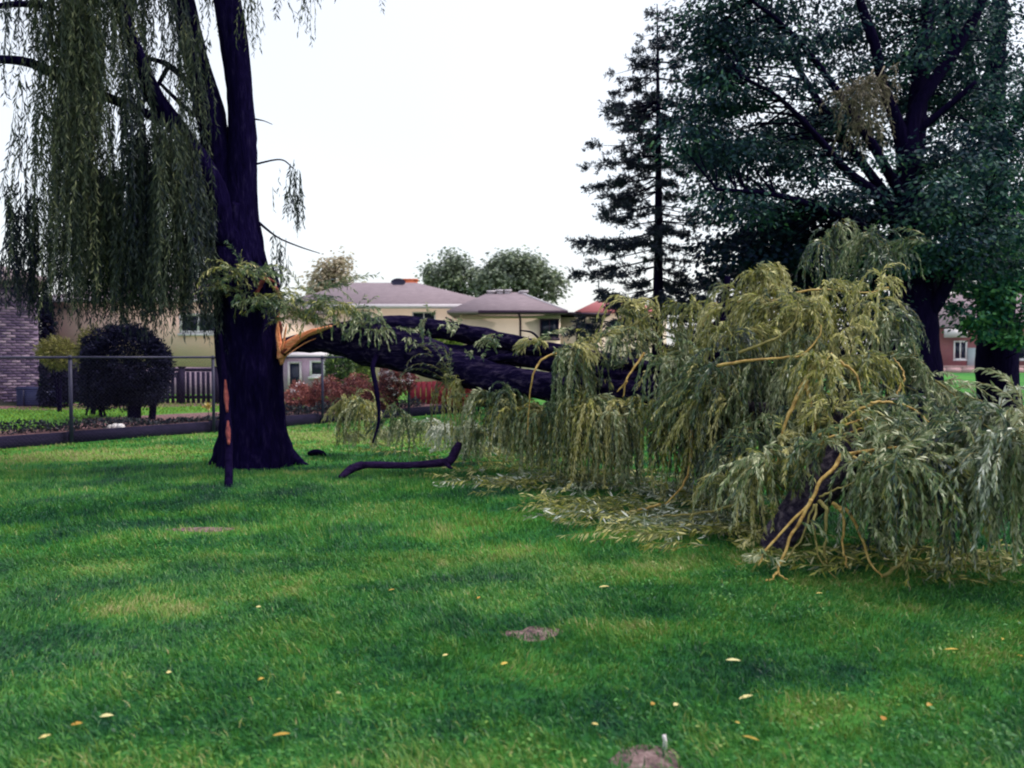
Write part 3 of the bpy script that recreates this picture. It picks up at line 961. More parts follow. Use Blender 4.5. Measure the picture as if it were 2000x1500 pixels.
# leafy sprigs caught on the break
for k, (cx, cy, d, ns, ln, tn) in enumerate([(450, 525, 10.35, 13, .5, .58), (485, 530, 10.3, 14, .5, .62), (520, 590, 10.3, 12, .45, .55), (465, 570, 10.35, 12, .5, .35), (500, 585, 10.35, 9, .5, .38), (440, 545, 10.4, 9, .4, .5),
                                            (560, 580, 10.4, 14, .5, .55), (590, 585, 10.4, 15, .5, .6), (620, 592, 10.4, 15, .5, .6), (655, 600, 10.35, 15, .5, .62), (690, 610, 10.35, 13, .5, .6), (720, 622, 10.4, 10, .45, .5), (575, 620, 10.5, 13, .4, .5), (610, 615, 10.5, 13, .4, .5), (648, 560, 10.6, 9, .5, .62)]):
    c = U(cx, cy, d)
    st = c + rng.normal(0, 1, (ns, 3)) * np.array([.12, .10, .04])
    dr = np.stack([rng.normal(.45, .7, ns), rng.normal(-.3, .4, ns), rng.uniform(.0, .6, ns)], 1)
    pts, cnt, stp = strands(st, dr, rng.uniform(.5, 1.1, ns) * ln * 1.2, .05, .16, .14, 0.0)
    b = Buf()
    strand_leaves(b, pts, cnt, stp, .012, .08, .016, np.clip(rng.normal(tn - .02, .12, ns), 0, 1), .2, 'lance', spread=.6, skip=0)
    strand_twigs(b, pts, cnt, stp, .004, .0015, 3)
    b.obj("leafy_sprig", M['willow_sage' if k % 3 else 'willow'], willow, kind="stuff")

# split strip of wood leaning on the trunk
foot = GP(447, 952)
t = thing("split_stake", "long split strip of wood leaning on the willow trunk with orange torn patches", "wood strip", foot)
b = Buf()
sp = [np.array([foot[0], foot[1], -.04]), U(447, 880, 9.7), U(444, 800, 10.05), U(437, 720, 10.3), U(430, 652, 10.42)]
tube(b, sp, [.048, .046, .042, .036, .02], 9, 22, rough=.14, seed=8, flat=.6)
b.obj("bark_strip", M['dark_bark'], t, smooth=True)
for seg in (((446, 868, 9.70), (445, 845, 9.80), (444, 822, 9.90)), ((443, 805, 9.97), (441, 775, 10.10), (439, 742, 10.20))):
    b = Buf()
    tube(b, [U(x + 1, y, d - .025) for x, y, d in seg], [.014, .033, .012], 7, 10, rough=.25, seed=9)
    b.obj("bare_wood", M['torn_red'], t)

rng = np.random.default_rng(1001)
# --- fallen half of the willow
fallen = thing("fallen_willow", "broken willow half lying across the lawn, its drooping leafy crown heaped on the right", "fallen tree", GP(1500, 1070))
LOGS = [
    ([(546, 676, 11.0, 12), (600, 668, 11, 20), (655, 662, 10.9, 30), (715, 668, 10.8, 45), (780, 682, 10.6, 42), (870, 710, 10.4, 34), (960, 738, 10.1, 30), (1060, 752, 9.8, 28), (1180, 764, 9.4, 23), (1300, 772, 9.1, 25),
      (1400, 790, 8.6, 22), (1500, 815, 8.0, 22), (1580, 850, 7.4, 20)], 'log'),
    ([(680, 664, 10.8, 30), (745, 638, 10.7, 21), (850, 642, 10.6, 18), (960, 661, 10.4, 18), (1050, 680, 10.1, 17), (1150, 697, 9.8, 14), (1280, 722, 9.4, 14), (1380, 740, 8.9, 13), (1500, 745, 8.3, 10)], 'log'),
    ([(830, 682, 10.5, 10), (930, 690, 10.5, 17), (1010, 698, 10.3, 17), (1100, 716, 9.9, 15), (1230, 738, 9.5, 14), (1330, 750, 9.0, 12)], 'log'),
    ([(940, 712, 10.2, 7), (975, 700, 10.1, 8), (1010, 696, 10.0, 6)], 'log'),
    ([(1290, 755, 9.1, 12), (1340, 705, 9, 10), (1392, 652, 8.9, 9), (1412, 600, 8.9, 8), (1421, 540, 8.9, 5)], 'dark_bark'),
    ([(1345, 722, 8.6, 7), (1390, 700, 8.5, 9), (1430, 675, 8.4, 5), (1455, 660, 8.4, 3)], 'dark_bark'),
    ([(1506, 1084, 6.22, 24), (1540, 1022, 6.2, 33), (1590, 960, 6.2, 38), (1640, 905, 6.25, 36), (1675, 860, 6.5, 30), (1650, 830, 7.0, 24), (1570, 845, 7.4, 20)], 'ragged'),
    ([(1300, 770, 9.1, 20), (1350, 830, 8.8, 16), (1420, 880, 8.4, 12), (1470, 900, 8, 8)], 'dark_bark'),
    ([(1440, 790, 7.7, 10), (1490, 800, 7.4, 14), (1530, 795, 7.2, 11)], 'ragged'),
    ([(735, 695, 10.4, 5), (728, 720, 10.2, 5), (736, 765, 10.1, 4.5), (740, 820, 10.1, 3), (728, 865, 10.0, 2)], 'dark_bark'),
    ([(905, 740, 10.2, 4), (935, 752, 10.0, 3.5), (950, 775, 9.9, 2.5)], 'dark_bark'),
    ([(870, 620, 10.4, 1.5), (895, 632, 10.4, 2), (915, 640, 10.4, 2)], 'dark_bark'),
    ([(1015, 645, 10, 1.2), (1040, 650, 10, 2), (1058, 668, 10, 2.5)], 'dark_bark'),
]
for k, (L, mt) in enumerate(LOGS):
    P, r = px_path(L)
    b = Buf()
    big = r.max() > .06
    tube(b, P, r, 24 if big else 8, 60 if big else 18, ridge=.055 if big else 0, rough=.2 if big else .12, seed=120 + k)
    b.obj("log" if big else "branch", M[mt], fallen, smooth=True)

TW = [  # bare yellow and orange shoots: points (x, y, distance), half width px, material
    ([(1575, 742, 6.4), (1550, 790, 6.35), (1530, 840, 6.3), (1518, 905, 6.3)], 6.5, 'twig'), ([(1572, 750, 6.4), (1588, 800, 6.3), (1592, 850, 6.3), (1585, 900, 6.3)], 5.5, 'twig'),
    ([(1560, 760, 6.4), (1575, 740, 6.4), (1600, 715, 6.5), (1625, 690, 6.6)], 4, 'twig'), ([(1592, 770, 6.35), (1605, 800, 6.3)], 4, 'twig'),
    ([(1640, 886, 5.7), (1700, 880, 5.65), (1760, 873, 5.6), (1820, 865, 5.6), (1870, 862, 5.6)], 5, 'twig'), ([(1770, 872, 5.6), (1800, 880, 5.55), (1830, 900, 5.5)], 3.5, 'twig'), ([(1690, 882, 5.6), (1705, 895, 5.55), (1710, 915, 5.5)], 4, 'twig'),
    ([(1648, 884, 5.7), (1628, 915, 5.6), (1600, 945, 5.55), (1585, 980, 5.5), (1545, 1020, 5.45), (1500, 1070, 5.4), (1480, 1105, 5.35)], 6, 'twig'),
    ([(1585, 975, 5.5), (1560, 1020, 5.45), (1535, 1070, 5.4), (1520, 1115, 5.35), (1540, 1138, 5.3)], 5.5, 'twig'), ([(1520, 1115, 5.35), (1505, 1135, 5.3), (1495, 1140, 5.3)], 3.5, 'twig'),
    ([(1590, 985, 5.5), (1560, 1060, 5.4), (1520, 1110, 5.35)], 3.5, 'twig_olive'),
    ([(1595, 985, 5.5), (1590, 1030, 5.4), (1600, 1090, 5.35), (1635, 1148, 5.3)], 4, 'twig_olive'),
    ([(1600, 978, 5.5), (1615, 1000, 5.4), (1610, 1070, 5.35), (1615, 1100, 5.35)], 6, 'twig_olive'), ([(1630, 985, 5.5), (1648, 1010, 5.45), (1645, 1070, 5.4), (1655, 1110, 5.35)], 5, 'twig'),
    ([(1625, 982, 5.5), (1660, 1005, 5.45), (1685, 1060, 5.4), (1700, 1100, 5.35), (1725, 1128, 5.3)], 5.5, 'twig'), ([(1725, 1125, 5.3), (1765, 1095, 5.3), (1795, 1040, 5.35), (1805, 1000, 5.4), (1775, 950, 5.45)], 5.5, 'twig_olive'),
    ([(1600, 970, 5.5), (1650, 950, 5.5), (1690, 935, 5.5)], 3.5, 'twig_olive'), ([(1665, 892, 5.65), (1705, 910, 5.55), (1725, 945, 5.5), (1735, 1000, 5.45)], 4, 'twig'),
    ([(1350, 840, 7.6), (1348, 900, 7.5), (1335, 945, 7.4), (1300, 985, 7.3)], 4.5, 'twig'), ([(1300, 745, 8.3), (1318, 790, 8.1), (1340, 830, 8)], 3.5, 'twig'),
    ([(1258, 690, 8.8), (1240, 715, 8.7), (1222, 745, 8.6), (1218, 775, 8.6)], 4, 'twig'), ([(1225, 745, 8.6), (1205, 765, 8.6)], 3.5, 'twig'),
    ([(1095, 688, 9.2), (1062, 700, 9.1), (1042, 730, 9.0), (1035, 770, 9.0), (1030, 850, 9.0)], 3.5, 'twig'), ([(1440, 590, 7.9), (1510, 588, 7.8), (1560, 570, 7.7), (1620, 566, 7.7), (1690, 572, 7.7), (1735, 560, 7.7)], 4, 'twig'),
    ([(1400, 715, 7.0), (1460, 705, 6.9), (1510, 700, 6.9), (1560, 695, 6.8), (1595, 665, 6.8), (1605, 635, 6.8)], 4.5, 'twig'), ([(1440, 690, 7, ), (1500, 668, 6.9), (1545, 640, 6.9), (1560, 590, 6.9)], 4.5, 'twig_olive'),
    ([(1715, 785, 6), (1680, 800, 6), (1655, 815, 6), (1635, 835, 6)], 4, 'twig'), ([(1700, 787, 5.9), (1745, 786, 5.9), (1785, 800, 5.9), (1815, 825, 5.8)], 4, 'twig'), ([(1600, 850, 6), (1650, 830, 5.9), (1700, 815, 5.9)], 4, 'twig'),
    ([(1590, 900, 6), (1610, 860, 5.9), (1660, 845, 5.9), (1700, 830, 5.9)], 4, 'twig'), ([(1750, 780, 6.4), (1765, 730, 6.5), (1745, 700, 6.6)], 3.5, 'twig'),
    ([(1640, 705, 6.5), (1670, 730, 6.4), (1685, 780, 6.3)], 4, 'twig'), ([(1540, 935, 6.0), (1575, 905, 6.0), (1600, 870, 6)], 3, 'twig_olive'), ([(1740, 690, 7), (1800, 726, 6.9), (1850, 760, 6.8), (1880, 790, 6.7)], 4, 'twig_olive'),
    ([(1290, 985, 7.3), (1230, 1000, 7.4), (1160, 1006, 7.5)], 4, 'twig'), ([(1440, 985, 6.4), (1380, 1000, 6.7), (1300, 1008, 7.0), (1240, 1012, 7.2)], 4.5, 'twig_olive'), ([(1370, 640, 8.5), (1400, 590, 8.5)], 3, 'twig'),
    ([(1270, 870, 8.4), (1320, 845, 8.3), (1350, 830, 8.2)], 3, 'twig'), ([(1190, 660, 8.9), (1230, 640, 8.9), (1290, 600, 8.8)], 4, 'twig_olive'), ([(1085, 695, 9.2), (1150, 668, 9.1), (1195, 650, 9.1)], 4, 'twig_olive'),
    ([(670, 820, 12), (700, 790, 12), (720, 800, 12)], 3, 'twig_dark'), ([(1870, 862, 5.6), (1930, 840, 5.5), (1980, 835, 5.4)], 3.5, 'twig'), ([(1880, 990, 5.2), (1890, 1060, 5.2), (1885, 1120, 5.2)], 3, 'twig_olive'), ([(1840, 880, 5.3), (1838, 960, 5.25), (1842, 1050, 5.2)], 3.5, 'twig'),
]
for k, (L, hw, mt) in enumerate(TW):
    P = np.array([U(*p) for p in L])
    P[:, 2] = np.maximum(P[:, 2], .015)
    P = catmull(P, 18)
    P[1:] += rng.normal(0, .0035, (17, 3))
    P[:, 2] = np.maximum(P[:, 2], .012)
    r = np.linspace(hw * .72, hw * .30, 18) * L[0][2] / FPX
    b = Buf()
    tube(b, P, r, 7, 40, rough=.18, seed=300 + k)
    b.obj("shoot", M[mt], fallen, smooth=True)

# drapes: crest points (x, y, distance), strands, length range, tone, sideways spread
DR = [
    ([(1185, 650, 9.2), (1235, 605, 9.1), (1290, 590, 9.0), (1335, 605, 8.9)], 46, .4, 1.0, .50, .3), ([(1200, 660, 9.0), (1260, 640, 8.9), (1320, 640, 8.8)], 36, .4, .9, .44, .3),
    ([(1090, 690, 9.2), (1140, 662, 9.1), (1195, 650, 9.0)], 30, .2, .5, .62, .3), ([(1085, 690, 9.1), (1115, 690, 9.1), (1150, 700, 9.1)], 40, 1.0, 1.75, .38, .12), ([(1170, 730, 9.2), (1190, 735, 9.2)], 10, .3, .6, .4, .1),
    ([(865, 752, 10.3), (905, 748, 10.2)], 26, .6, 1.05, .42, .2), ([(668, 795, 12), (690, 790, 12), (712, 798, 12)], 22, .4, .8, .66, .12), ([(757, 798, 10.8), (778, 810, 10.8)], 14, .4, .75, .35, .1),
    ([(952, 775, 10.1), (1005, 768, 10.0)], 32, .5, 1.0, .5, .25), ([(1125, 785, 8.9), (1190, 788, 8.9), (1260, 790, 8.8)], 60, .7, 1.15, .45, .25), ([(1030, 800, 9.2), (1075, 790, 9.2)], 20, .6, 1.1, .42, .2),
    ([(1195, 790, 8.6), (1225, 795, 8.6)], 26, .8, 1.1, .38, .12), ([(1430, 575, 8.0), (1450, 545, 8.0), (1480, 525, 8.0), (1510, 545, 7.9), (1535, 570, 7.9)], 60, .5, 1.25, .50, .25),
    ([(1520, 588, 7.8), (1580, 570, 7.7), (1650, 566, 7.7), (1740, 560, 7.7)], 75, .5, 1.15, .56, .25), ([(1440, 600, 7.6), (1520, 610, 7.5), (1600, 610, 7.4), (1720, 610, 7.4)], 70, .5, 1.1, .5, .25),
    ([(1595, 480, 8.6), (1640, 440, 8.6), (1700, 455, 8.5), (1780, 490, 8.5)], 44, .4, .8, .38, .35), ([(1650, 500, 8.4), (1740, 500, 8.4), (1790, 480, 8.4)], 26, .3, .7, .32, .35), ([(1690, 470, 8.5), (1710, 540, 8.3)], 22, .3, .6, .34, .3),
    ([(1740, 690, 7.0), (1800, 726, 6.9), (1850, 758, 6.8), (1885, 795, 6.7)], 56, .4, .8, .5, .4), ([(1700, 600, 7.6), (1735, 640, 7.4), (1745, 700, 7.2)], 40, .5, 1.0, .36, .25),
    ([(1640, 884, 5.75), (1720, 880, 5.65), (1800, 868, 5.6)], 50, .5, .95, .44, .25), ([(1800, 866, 5.55), (1870, 855, 5.5), (1930, 835, 5.45), (1990, 822, 5.4)], 70, .6, 1.15, .50, .3), ([(1930, 825, 5.5), (1980, 812, 5.4), (2040, 820, 5.35), (2100, 850, 5.3)], 60, .6, 1.1, .56, .3),
    ([(1840, 880, 5.3), (1900, 865, 5.25), (1970, 850, 5.2), (2060, 850, 5.2)], 70, .75, 1.1, .36, .2), ([(1640, 800, 6.3), (1720, 786, 6.2), (1800, 800, 6.1), (1880, 830, 6.0)], 66, .35, .8, .6, .35), ([(1700, 840, 5.9), (1780, 830, 5.8), (1870, 830, 5.75)], 50, .3, .6, .62, .4),
    ([(1340, 722, 7.8), (1410, 702, 7.6), (1500, 690, 7.4), (1570, 690, 7.2)], 66, .45, 1.0, .52, .3), ([(1350, 760, 7.6), (1420, 740, 7.5), (1480, 730, 7.4)], 44, .6, 1.1, .46, .22), ([(1390, 760, 7.3), (1430, 755, 7.2)], 30, .8, 1.2, .42, .12),
    ([(1490, 880, 6.3), (1530, 860, 6.2), (1580, 850, 6.2)], 44, .5, .95, .50, .3), ([(1480, 920, 6.2), (1520, 900, 6.15)], 34, .5, .9, .42, .25), ([(1570, 745, 6.5), (1620, 700, 6.6), (1690, 700, 6.6)], 46, .4, .9, .48, .3),
    ([(1600, 780, 6.3), (1620, 830, 6.2), (1580, 880, 6.2)], 34, .3, .7, .45, .3), ([(1740, 600, 7.5), (1735, 660, 7.4)], 24, .4, .7, .3, .25), ([(1660, 905, 5.5), (1700, 905, 5.45), (1760, 920, 5.4)], 44, .45, .85, .34, .25),
    ([(1770, 900, 5.3), (1830, 900, 5.25)], 36, .6, .95, .3, .2), ([(1580, 620, 7.3), (1640, 640, 7.2), (1700, 650, 7.2)], 44, .4, .9, .54, .3), ([(1430, 650, 7.4), (1480, 640, 7.3), (1540, 660, 7.2)], 40, .4, .8, .5, .3),
    ([(1300, 760, 8.6), (1340, 790, 8.3)], 34, .6, 1.0, .34, .25), ([(1260, 800, 8.2), (1310, 830, 8.0), (1370, 860, 7.8)], 46, .5, .9, .3, .3), ([(1250, 700, 9.2), (1290, 690, 9.1)], 22, .3, .6, .4, .3),
    # fuller curtains under the logs and over the middle of the heap
    ([(1085, 790, 9.0), (1160, 785, 8.8), (1250, 785, 8.7)], 70, .85, 1.2, .42, .2), ([(1240, 800, 8.4), (1300, 790, 8.3), (1360, 780, 8.2)], 50, .8, 1.2, .34, .2), ([(960, 800, 9.9), (1030, 800, 9.7)], 36, .6, 1.0, .5, .25),
    ([(650, 850, 12.2), (700, 845, 12.2), (740, 855, 12)], 22, .2, .4, .8, .4), ([(740, 840, 12.4), (800, 835, 12.4), (860, 835, 12.3)], 60, .25, .5, .85, .5), ([(860, 840, 11.8), (940, 830, 11.6), (1020, 830, 11.2)], 60, .35, .7, .75, .4),
    ([(900, 860, 11), (960, 850, 10.8), (1060, 850, 10.4)], 50, .3, .6, .62, .4), ([(1380, 720, 7.5), (1460, 715, 7.3), (1540, 715, 7.2)], 56, .6, 1.1, .55, .22), ([(1290, 690, 8.2), (1330, 720, 8.0), (1370, 740, 7.9)], 40, .5, 1.0, .5, .25),
    ([(1440, 860, 6.8), (1470, 830, 6.8), (1520, 820, 6.7)], 50, .5, .95, .46, .25), ([(1420, 930, 6.7), (1460, 920, 6.6)], 34, .4, .7, .5, .3), ([(1540, 600, 7.5), (1640, 590, 7.4), (1735, 580, 7.4)], 60, .5, 1.0, .62, .25),
    ([(1850, 845, 5.4), (1920, 830, 5.35), (1985, 818, 5.3)], 50, .5, .9, .78, .3), ([(1750, 860, 5.5), (1820, 850, 5.45)], 40, .4, .8, .6, .3), ([(1960, 830, 5.0), (2010, 840, 5.0)], 40, .7, 1.0, .74, .22),
    ([(1560, 1040, 5.4), (1590, 1000, 5.4)], 14, .15, .35, .72, .3), ([(1490, 1080, 5.35), (1500, 1095, 5.35)], 8, .08, .2, .7, .4), ([(1690, 1040, 5.4), (1735, 1000, 5.4)], 12, .15, .4, .6, .3), ([(1800, 1000, 5.35), (1805, 1050, 5.35)], 12, .15, .35, .65, .3),
    ([(1640, 960, 5.45), (1700, 940, 5.45)], 16, .2, .45, .5, .3), ([(1530, 850, 6.25), (1520, 900, 6.25)], 14, .2, .45, .6, .3),
    ([(665, 790, 11.9), (690, 780, 11.9), (715, 790, 11.9)], 30, .5, .85, .70, .15), ([(945, 770, 10), (1010, 768, 9.9)], 30, .6, 1.0, .52, .25),
    # sprays on the bare logs
    ([(742, 640, 10.3), (772, 640, 10.3)], 9, .25, .5, .45, .3), ([(880, 640, 10.1), (900, 650, 10.1)], 7, .2, .4, .6, .3), ([(940, 650, 10), (985, 660, 9.9)], 10, .2, .45, .6, .3), ([(1085, 650, 9.5), (1110, 680, 9.4)], 9, .2, .4, .6, .3),
    ([(830, 600, 10.4), (850, 640, 10.3)], 7, .15, .35, .6, .4), ([(1000, 660, 9.7), (1060, 670, 9.6)], 12, .2, .4, .55, .3), ([(935, 690, 9.8), (955, 680, 9.8)], 6, .25, .45, .45, .2), ([(1180, 700, 8.9), (1230, 720, 8.8)], 14, .2, .5, .45, .3),
    ([(705, 635, 10.2), (730, 650, 10.2)], 8, .2, .4, .5, .3), ([(800, 650, 10), (815, 655, 10)], 5, .2, .5, .4, .2),
    # deeper fill, low leaf tones stand for shade inside the heap
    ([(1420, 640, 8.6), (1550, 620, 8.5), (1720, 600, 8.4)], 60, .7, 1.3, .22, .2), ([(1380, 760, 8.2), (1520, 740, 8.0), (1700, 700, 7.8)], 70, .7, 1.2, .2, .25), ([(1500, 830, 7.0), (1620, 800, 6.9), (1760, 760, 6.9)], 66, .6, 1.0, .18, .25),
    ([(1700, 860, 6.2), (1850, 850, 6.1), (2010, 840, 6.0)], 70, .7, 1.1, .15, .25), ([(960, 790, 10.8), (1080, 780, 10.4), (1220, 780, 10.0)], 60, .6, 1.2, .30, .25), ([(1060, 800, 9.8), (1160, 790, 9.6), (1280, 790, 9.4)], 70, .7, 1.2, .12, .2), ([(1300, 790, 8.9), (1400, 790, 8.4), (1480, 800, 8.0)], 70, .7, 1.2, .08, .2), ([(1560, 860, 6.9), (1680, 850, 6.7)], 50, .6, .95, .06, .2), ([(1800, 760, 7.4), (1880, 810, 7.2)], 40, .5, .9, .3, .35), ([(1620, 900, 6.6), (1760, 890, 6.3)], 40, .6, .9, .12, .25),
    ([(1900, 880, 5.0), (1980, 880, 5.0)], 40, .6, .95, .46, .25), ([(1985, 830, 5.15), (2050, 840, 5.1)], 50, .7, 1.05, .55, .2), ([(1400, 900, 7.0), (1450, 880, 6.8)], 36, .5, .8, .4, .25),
]
for k, (C, ns, l0, l1, tone, spr) in enumerate(DR):
    P = catmull(np.array([U(*c) for c in C]), 60)
    ns = int(ns * (1.7 if C[0][2] < 9.6 else 2.1))
    nb = max(ns // 10, 3)
    bi = rng.integers(0, nb, ns)
    bp = P[rng.integers(0, 60, nb)] + rng.normal(0, 1, (nb, 3)) * np.array([.05, .12, .04])
    bd = np.stack([rng.normal(0, spr * 1.0, nb), rng.normal(-.18, spr * 1.1, nb), rng.uniform(.0, .45, nb)], 1)
    bl = rng.uniform(l0, l1, nb)
    bt = np.clip(rng.normal(tone, .20, nb), 0, 1)
    wild = rng.uniform(0, 1, nb) < .22
    bd[wild] = unit(np.stack([rng.normal(0, 1, nb), rng.normal(-.3, .8, nb), rng.normal(.1, .4, nb)], 1))[wild]
    bg = np.where(wild, .12, .34)
    st = bp[bi] + rng.normal(0, 1, (ns, 3)) * np.array([.03, .04, .02])
    dr = bd[bi] + rng.normal(0, .2, (ns, 3))
    ln = np.maximum(bl[bi] * rng.uniform(.6, 1.08, ns), .15)
    pts, cnt, stp = strands(st, dr, ln, .04, bg[bi], .11, 0.02)
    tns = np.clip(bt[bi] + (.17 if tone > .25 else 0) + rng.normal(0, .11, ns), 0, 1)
    q = pts
    pxs, pys = 1000 + q[..., 0] / q[..., 1] * FPX, 697 - (q[..., 2] - EYE) / q[..., 1] * FPX
    live = np.arange(q.shape[1])[None, :] < cnt[:, None]
    if P[0, 1] > 8.3 and tone > .25:
        over = (((pxs > 900) & (pxs < 1078)) | ((pxs > 1160) & (pxs < 1290))) & (pys > 662 + (pxs - 900) * .08) & (pys < 765) & live
        keep = ~(over.sum(1) > 4) | (rng.uniform(0, 1, ns) < .16)
    else:
        hole = fbm(pxs / 75.0 + 3, pys / 130.0 + 8, 205, 2) < .40
        keep = ~((hole & live).sum(1) > 5) | (rng.uniform(0, 1, ns) < .22) | (tone < .25)
    if keep.sum() < 3:
        continue
    pts, cnt, tns = pts[keep], cnt[keep], tns[keep]
    ns = len(cnt)
    if P[0, 1] < 6.9:
        q = pts
        pxs, pys = 1000 + q[..., 0] / q[..., 1] * FPX, 697 - (q[..., 2] - EYE) / q[..., 1] * FPX
        fr = (1085 - pys) / 195.0
        xm = 1522 + 140 * np.clip(fr, 0, 1.1)
        hit = (fr > 0) & (fr < 1.0) & (np.abs(pxs - xm) < 34) & (q[..., 1] < 6.3) & (np.arange(q.shape[1])[None, :] < cnt[:, None])
        keep = ~hit.any(1) | (rng.uniform(0, 1, ns) < .12)
        if keep.sum() < 3:
            continue
        pts, cnt, tns = pts[keep], cnt[keep], tns[keep]
        ns = len(cnt)
    b = Buf()
    far = C[0][2] > 8
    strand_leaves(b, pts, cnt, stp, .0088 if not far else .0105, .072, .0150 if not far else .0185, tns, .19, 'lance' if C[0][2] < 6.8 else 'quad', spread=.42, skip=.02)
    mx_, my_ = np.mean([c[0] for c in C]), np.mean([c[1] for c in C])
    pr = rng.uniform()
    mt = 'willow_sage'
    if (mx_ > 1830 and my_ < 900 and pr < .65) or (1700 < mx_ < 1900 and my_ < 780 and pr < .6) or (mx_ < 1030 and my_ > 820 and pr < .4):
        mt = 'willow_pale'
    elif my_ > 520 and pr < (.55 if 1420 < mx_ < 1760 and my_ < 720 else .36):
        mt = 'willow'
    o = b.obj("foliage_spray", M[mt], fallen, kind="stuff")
    b = Buf()
    strand_twigs(b, pts[::2], cnt[::2], stp, .0042, .0015, 3)
    b.obj("twigs", M['twig_olive'], o, kind="stuff")

# crests get a bare bent shoot each, so that the sprays hang from something
rng = np.random.default_rng(1002)
# litter of twigs and leaves lying along the edge of the heap
LIT = [(925, 938, 5), (980, 950, 8), (1040, 955, 8), (1100, 950, 8), (1170, 955, 8), (1140, 1003, 10), (1200, 1008, 12), (1250, 1020, 12), (1300, 1040, 12), (1330, 1060, 10), (1390, 1030, 12), (1440, 1050, 10), (1300, 1000, 10), (1380, 990, 10), (1450, 1010, 10),
       (1560, 1105, 4), (1640, 1100, 4), (1720, 1105, 4), (1800, 1108, 5), (1880, 1112, 5), (1960, 1115, 6), (740, 850, 9), (790, 845, 10), (830, 850, 9), (880, 860, 10), (940, 850, 10), (900, 880, 9), (960, 890, 10), (1010, 880, 9), (1070, 890, 8), (770, 880, 8), (840, 835, 8),
       (1020, 920, 8), (940, 915, 6), (1240, 960, 9), (1330, 960, 9), (1180, 930, 9)]
for k, (px, py, ns) in enumerate(LIT):
    ns = int(ns * 1.7)
    c = GP(px, py)
    st = c + rng.normal(0, 1, (ns, 3)) * np.array([.22, .28, 0]) * (1.6 if py < 900 else 1)
    st[:, 2] = rng.uniform(.04, .12, ns)
    an = rng.normal(0, .7, ns) + np.where(rng.uniform(0, 1, ns) < .6, math.pi, 0)
    dr = np.stack([np.cos(an), np.sin(an) * .7, np.full(ns, .05)], 1)
    pts, cnt, stp = strands(st, dr, rng.uniform(.3, .8, ns), .05, .05, .15, 0.025)
    b = Buf()
    strand_leaves(b, pts, cnt, stp, .022, .10, .018, np.clip(rng.normal(.72, .14, ns), 0, 1), .2, 'lance', spread=.6, skip=0)
    strand_twigs(b, pts, cnt, stp, .005, .002, 3)
    b.obj("lying_spray", M[('willow', 'willow_pale', 'willow')[k % 3 if py < 1090 else 0]], fallen, kind="stuff")

# loose dead branch on the lawn
p0 = GP(665, 937)
t = thing("dead_branch", "bare dark broken branch lying bent on the lawn left of the leafy heap", "branch", p0)
b = Buf()
d0 = p0[1]
tube(b, [U(664, 934, d0), U(690, 914, d0 + .1), U(720, 908, d0 + .15), U(790, 909, d0 + .15), U(860, 904, d0 + .2), U(880, 898, d0 + .2), U(893, 875, d0 + .2), U(898, 864, d0 + .2)],
     [.035, .055, .045, .042, .05, .062, .052, .03], 12, 40, rough=.22, seed=44)
b.obj("branch_wood", M['purple_bark'], t, smooth=True)
b = Buf()
tube(b, [U(868, 902, d0 + .18), U(878, 912, d0 + .05), U(884, 915, d0)], [.035, .022, .01], 7, 8, rough=.2, seed=45)
b.obj("side_stub", M['purple_bark'], t, smooth=True)
p0 = GP(618, 890)
b = Buf()
tube(b, [p0 + np.array([-.13, 0, .03]), p0 + np.array([0, 0, .055]), p0 + np.array([.10, -.02, .035]), p0 + np.array([.16, -.03, .01])], [.03, .055, .035, .012], 10, 14, rough=.3, seed=46)
tag(b.obj("wood_chunk", M['dark_bark'], smooth=True), "short dark chunk of wood on the grass beside the willow root", "wood chunk")

rng = np.random.default_rng(1003)
# willow bunch caught up in the maple
c = U(1690, 172, 15.5)
t = thing("caught_willow_spray", "wilted brownish willow spray caught high up in the maple", "hanging branch", c)
for (x, y, ln, ns) in ((1665, 180, .8, 16), (1690, 165, 1.3, 22), (1712, 160, .9, 16), (1680, 230, .9, 14)):
    st = U(x, y, 15.2) + rng.normal(0, .1, (ns, 3))
    pts, cnt, stp = strands(st, rand_dir(ns) + np.array([0, 0, .3]), rng.uniform(.5, 1, ns) * ln, .06, .3, .1, 0)
    b = Buf()
    strand_leaves(b, pts, cnt, stp, .02, .13, .026, np.full(ns, .45), .2, 'quad', skip=0)
    tube(b, [U(x, y, 15.2), U(x + 15, y - 30, 15.4)], [.012, .02], 5, 5)
    b.obj("wilted_foliage", M['willow_brown'], t)


def crown_leaves(buf, cents, rad, per, L, W, tone, tvar=.18, kind='broad', flat=.38, droop=.35):
    cents = np.asarray(cents)
    m = len(cents)
    n = m * per
    ci = np.repeat(np.arange(m), per)
    off = rng.normal(0, 1, (n, 3)) * np.array([1, 1, flat]) * rad * .55
    P = cents[ci] + off
    D = unit(off * np.array([1, 1, .3]) + rand_dir(n) * rad * .5 + np.array([0, 0, -droop * rad]))
    N = unit(rand_dir(n) * .7 + np.array([0, 0, 1.0]))
    ct = np.clip(rng.normal(tone, .13, m), 0, 1)
    leaves(buf, P, D, N, rng.uniform(.7, 1.25, n) * L, rng.uniform(.8, 1.2, n) * W, np.clip(ct[ci] + rng.normal(0, tvar, n), 0, 1), kind, curl=.2)


def twig_to(buf, limbs, cents, r=.018):
    allp = np.concatenate(limbs)
    for c in cents:
        dd = allp - c
        dist = np.linalg.norm(dd, axis=1) + np.maximum(0, dd[:, 2]) * .8
        a = allp[np.argmin(dist)]
        L = np.linalg.norm(a - c)
        if L > 4.2:
            continue
        m = (a + c) / 2 + np.array([0, 0, .10 * L]) + rng.normal(0, .06 * L, 3)
        tube(buf, [a, m, c], [r * (0.6 + .35 * L), r * .8, r * .25], 5, 7, cap=False)


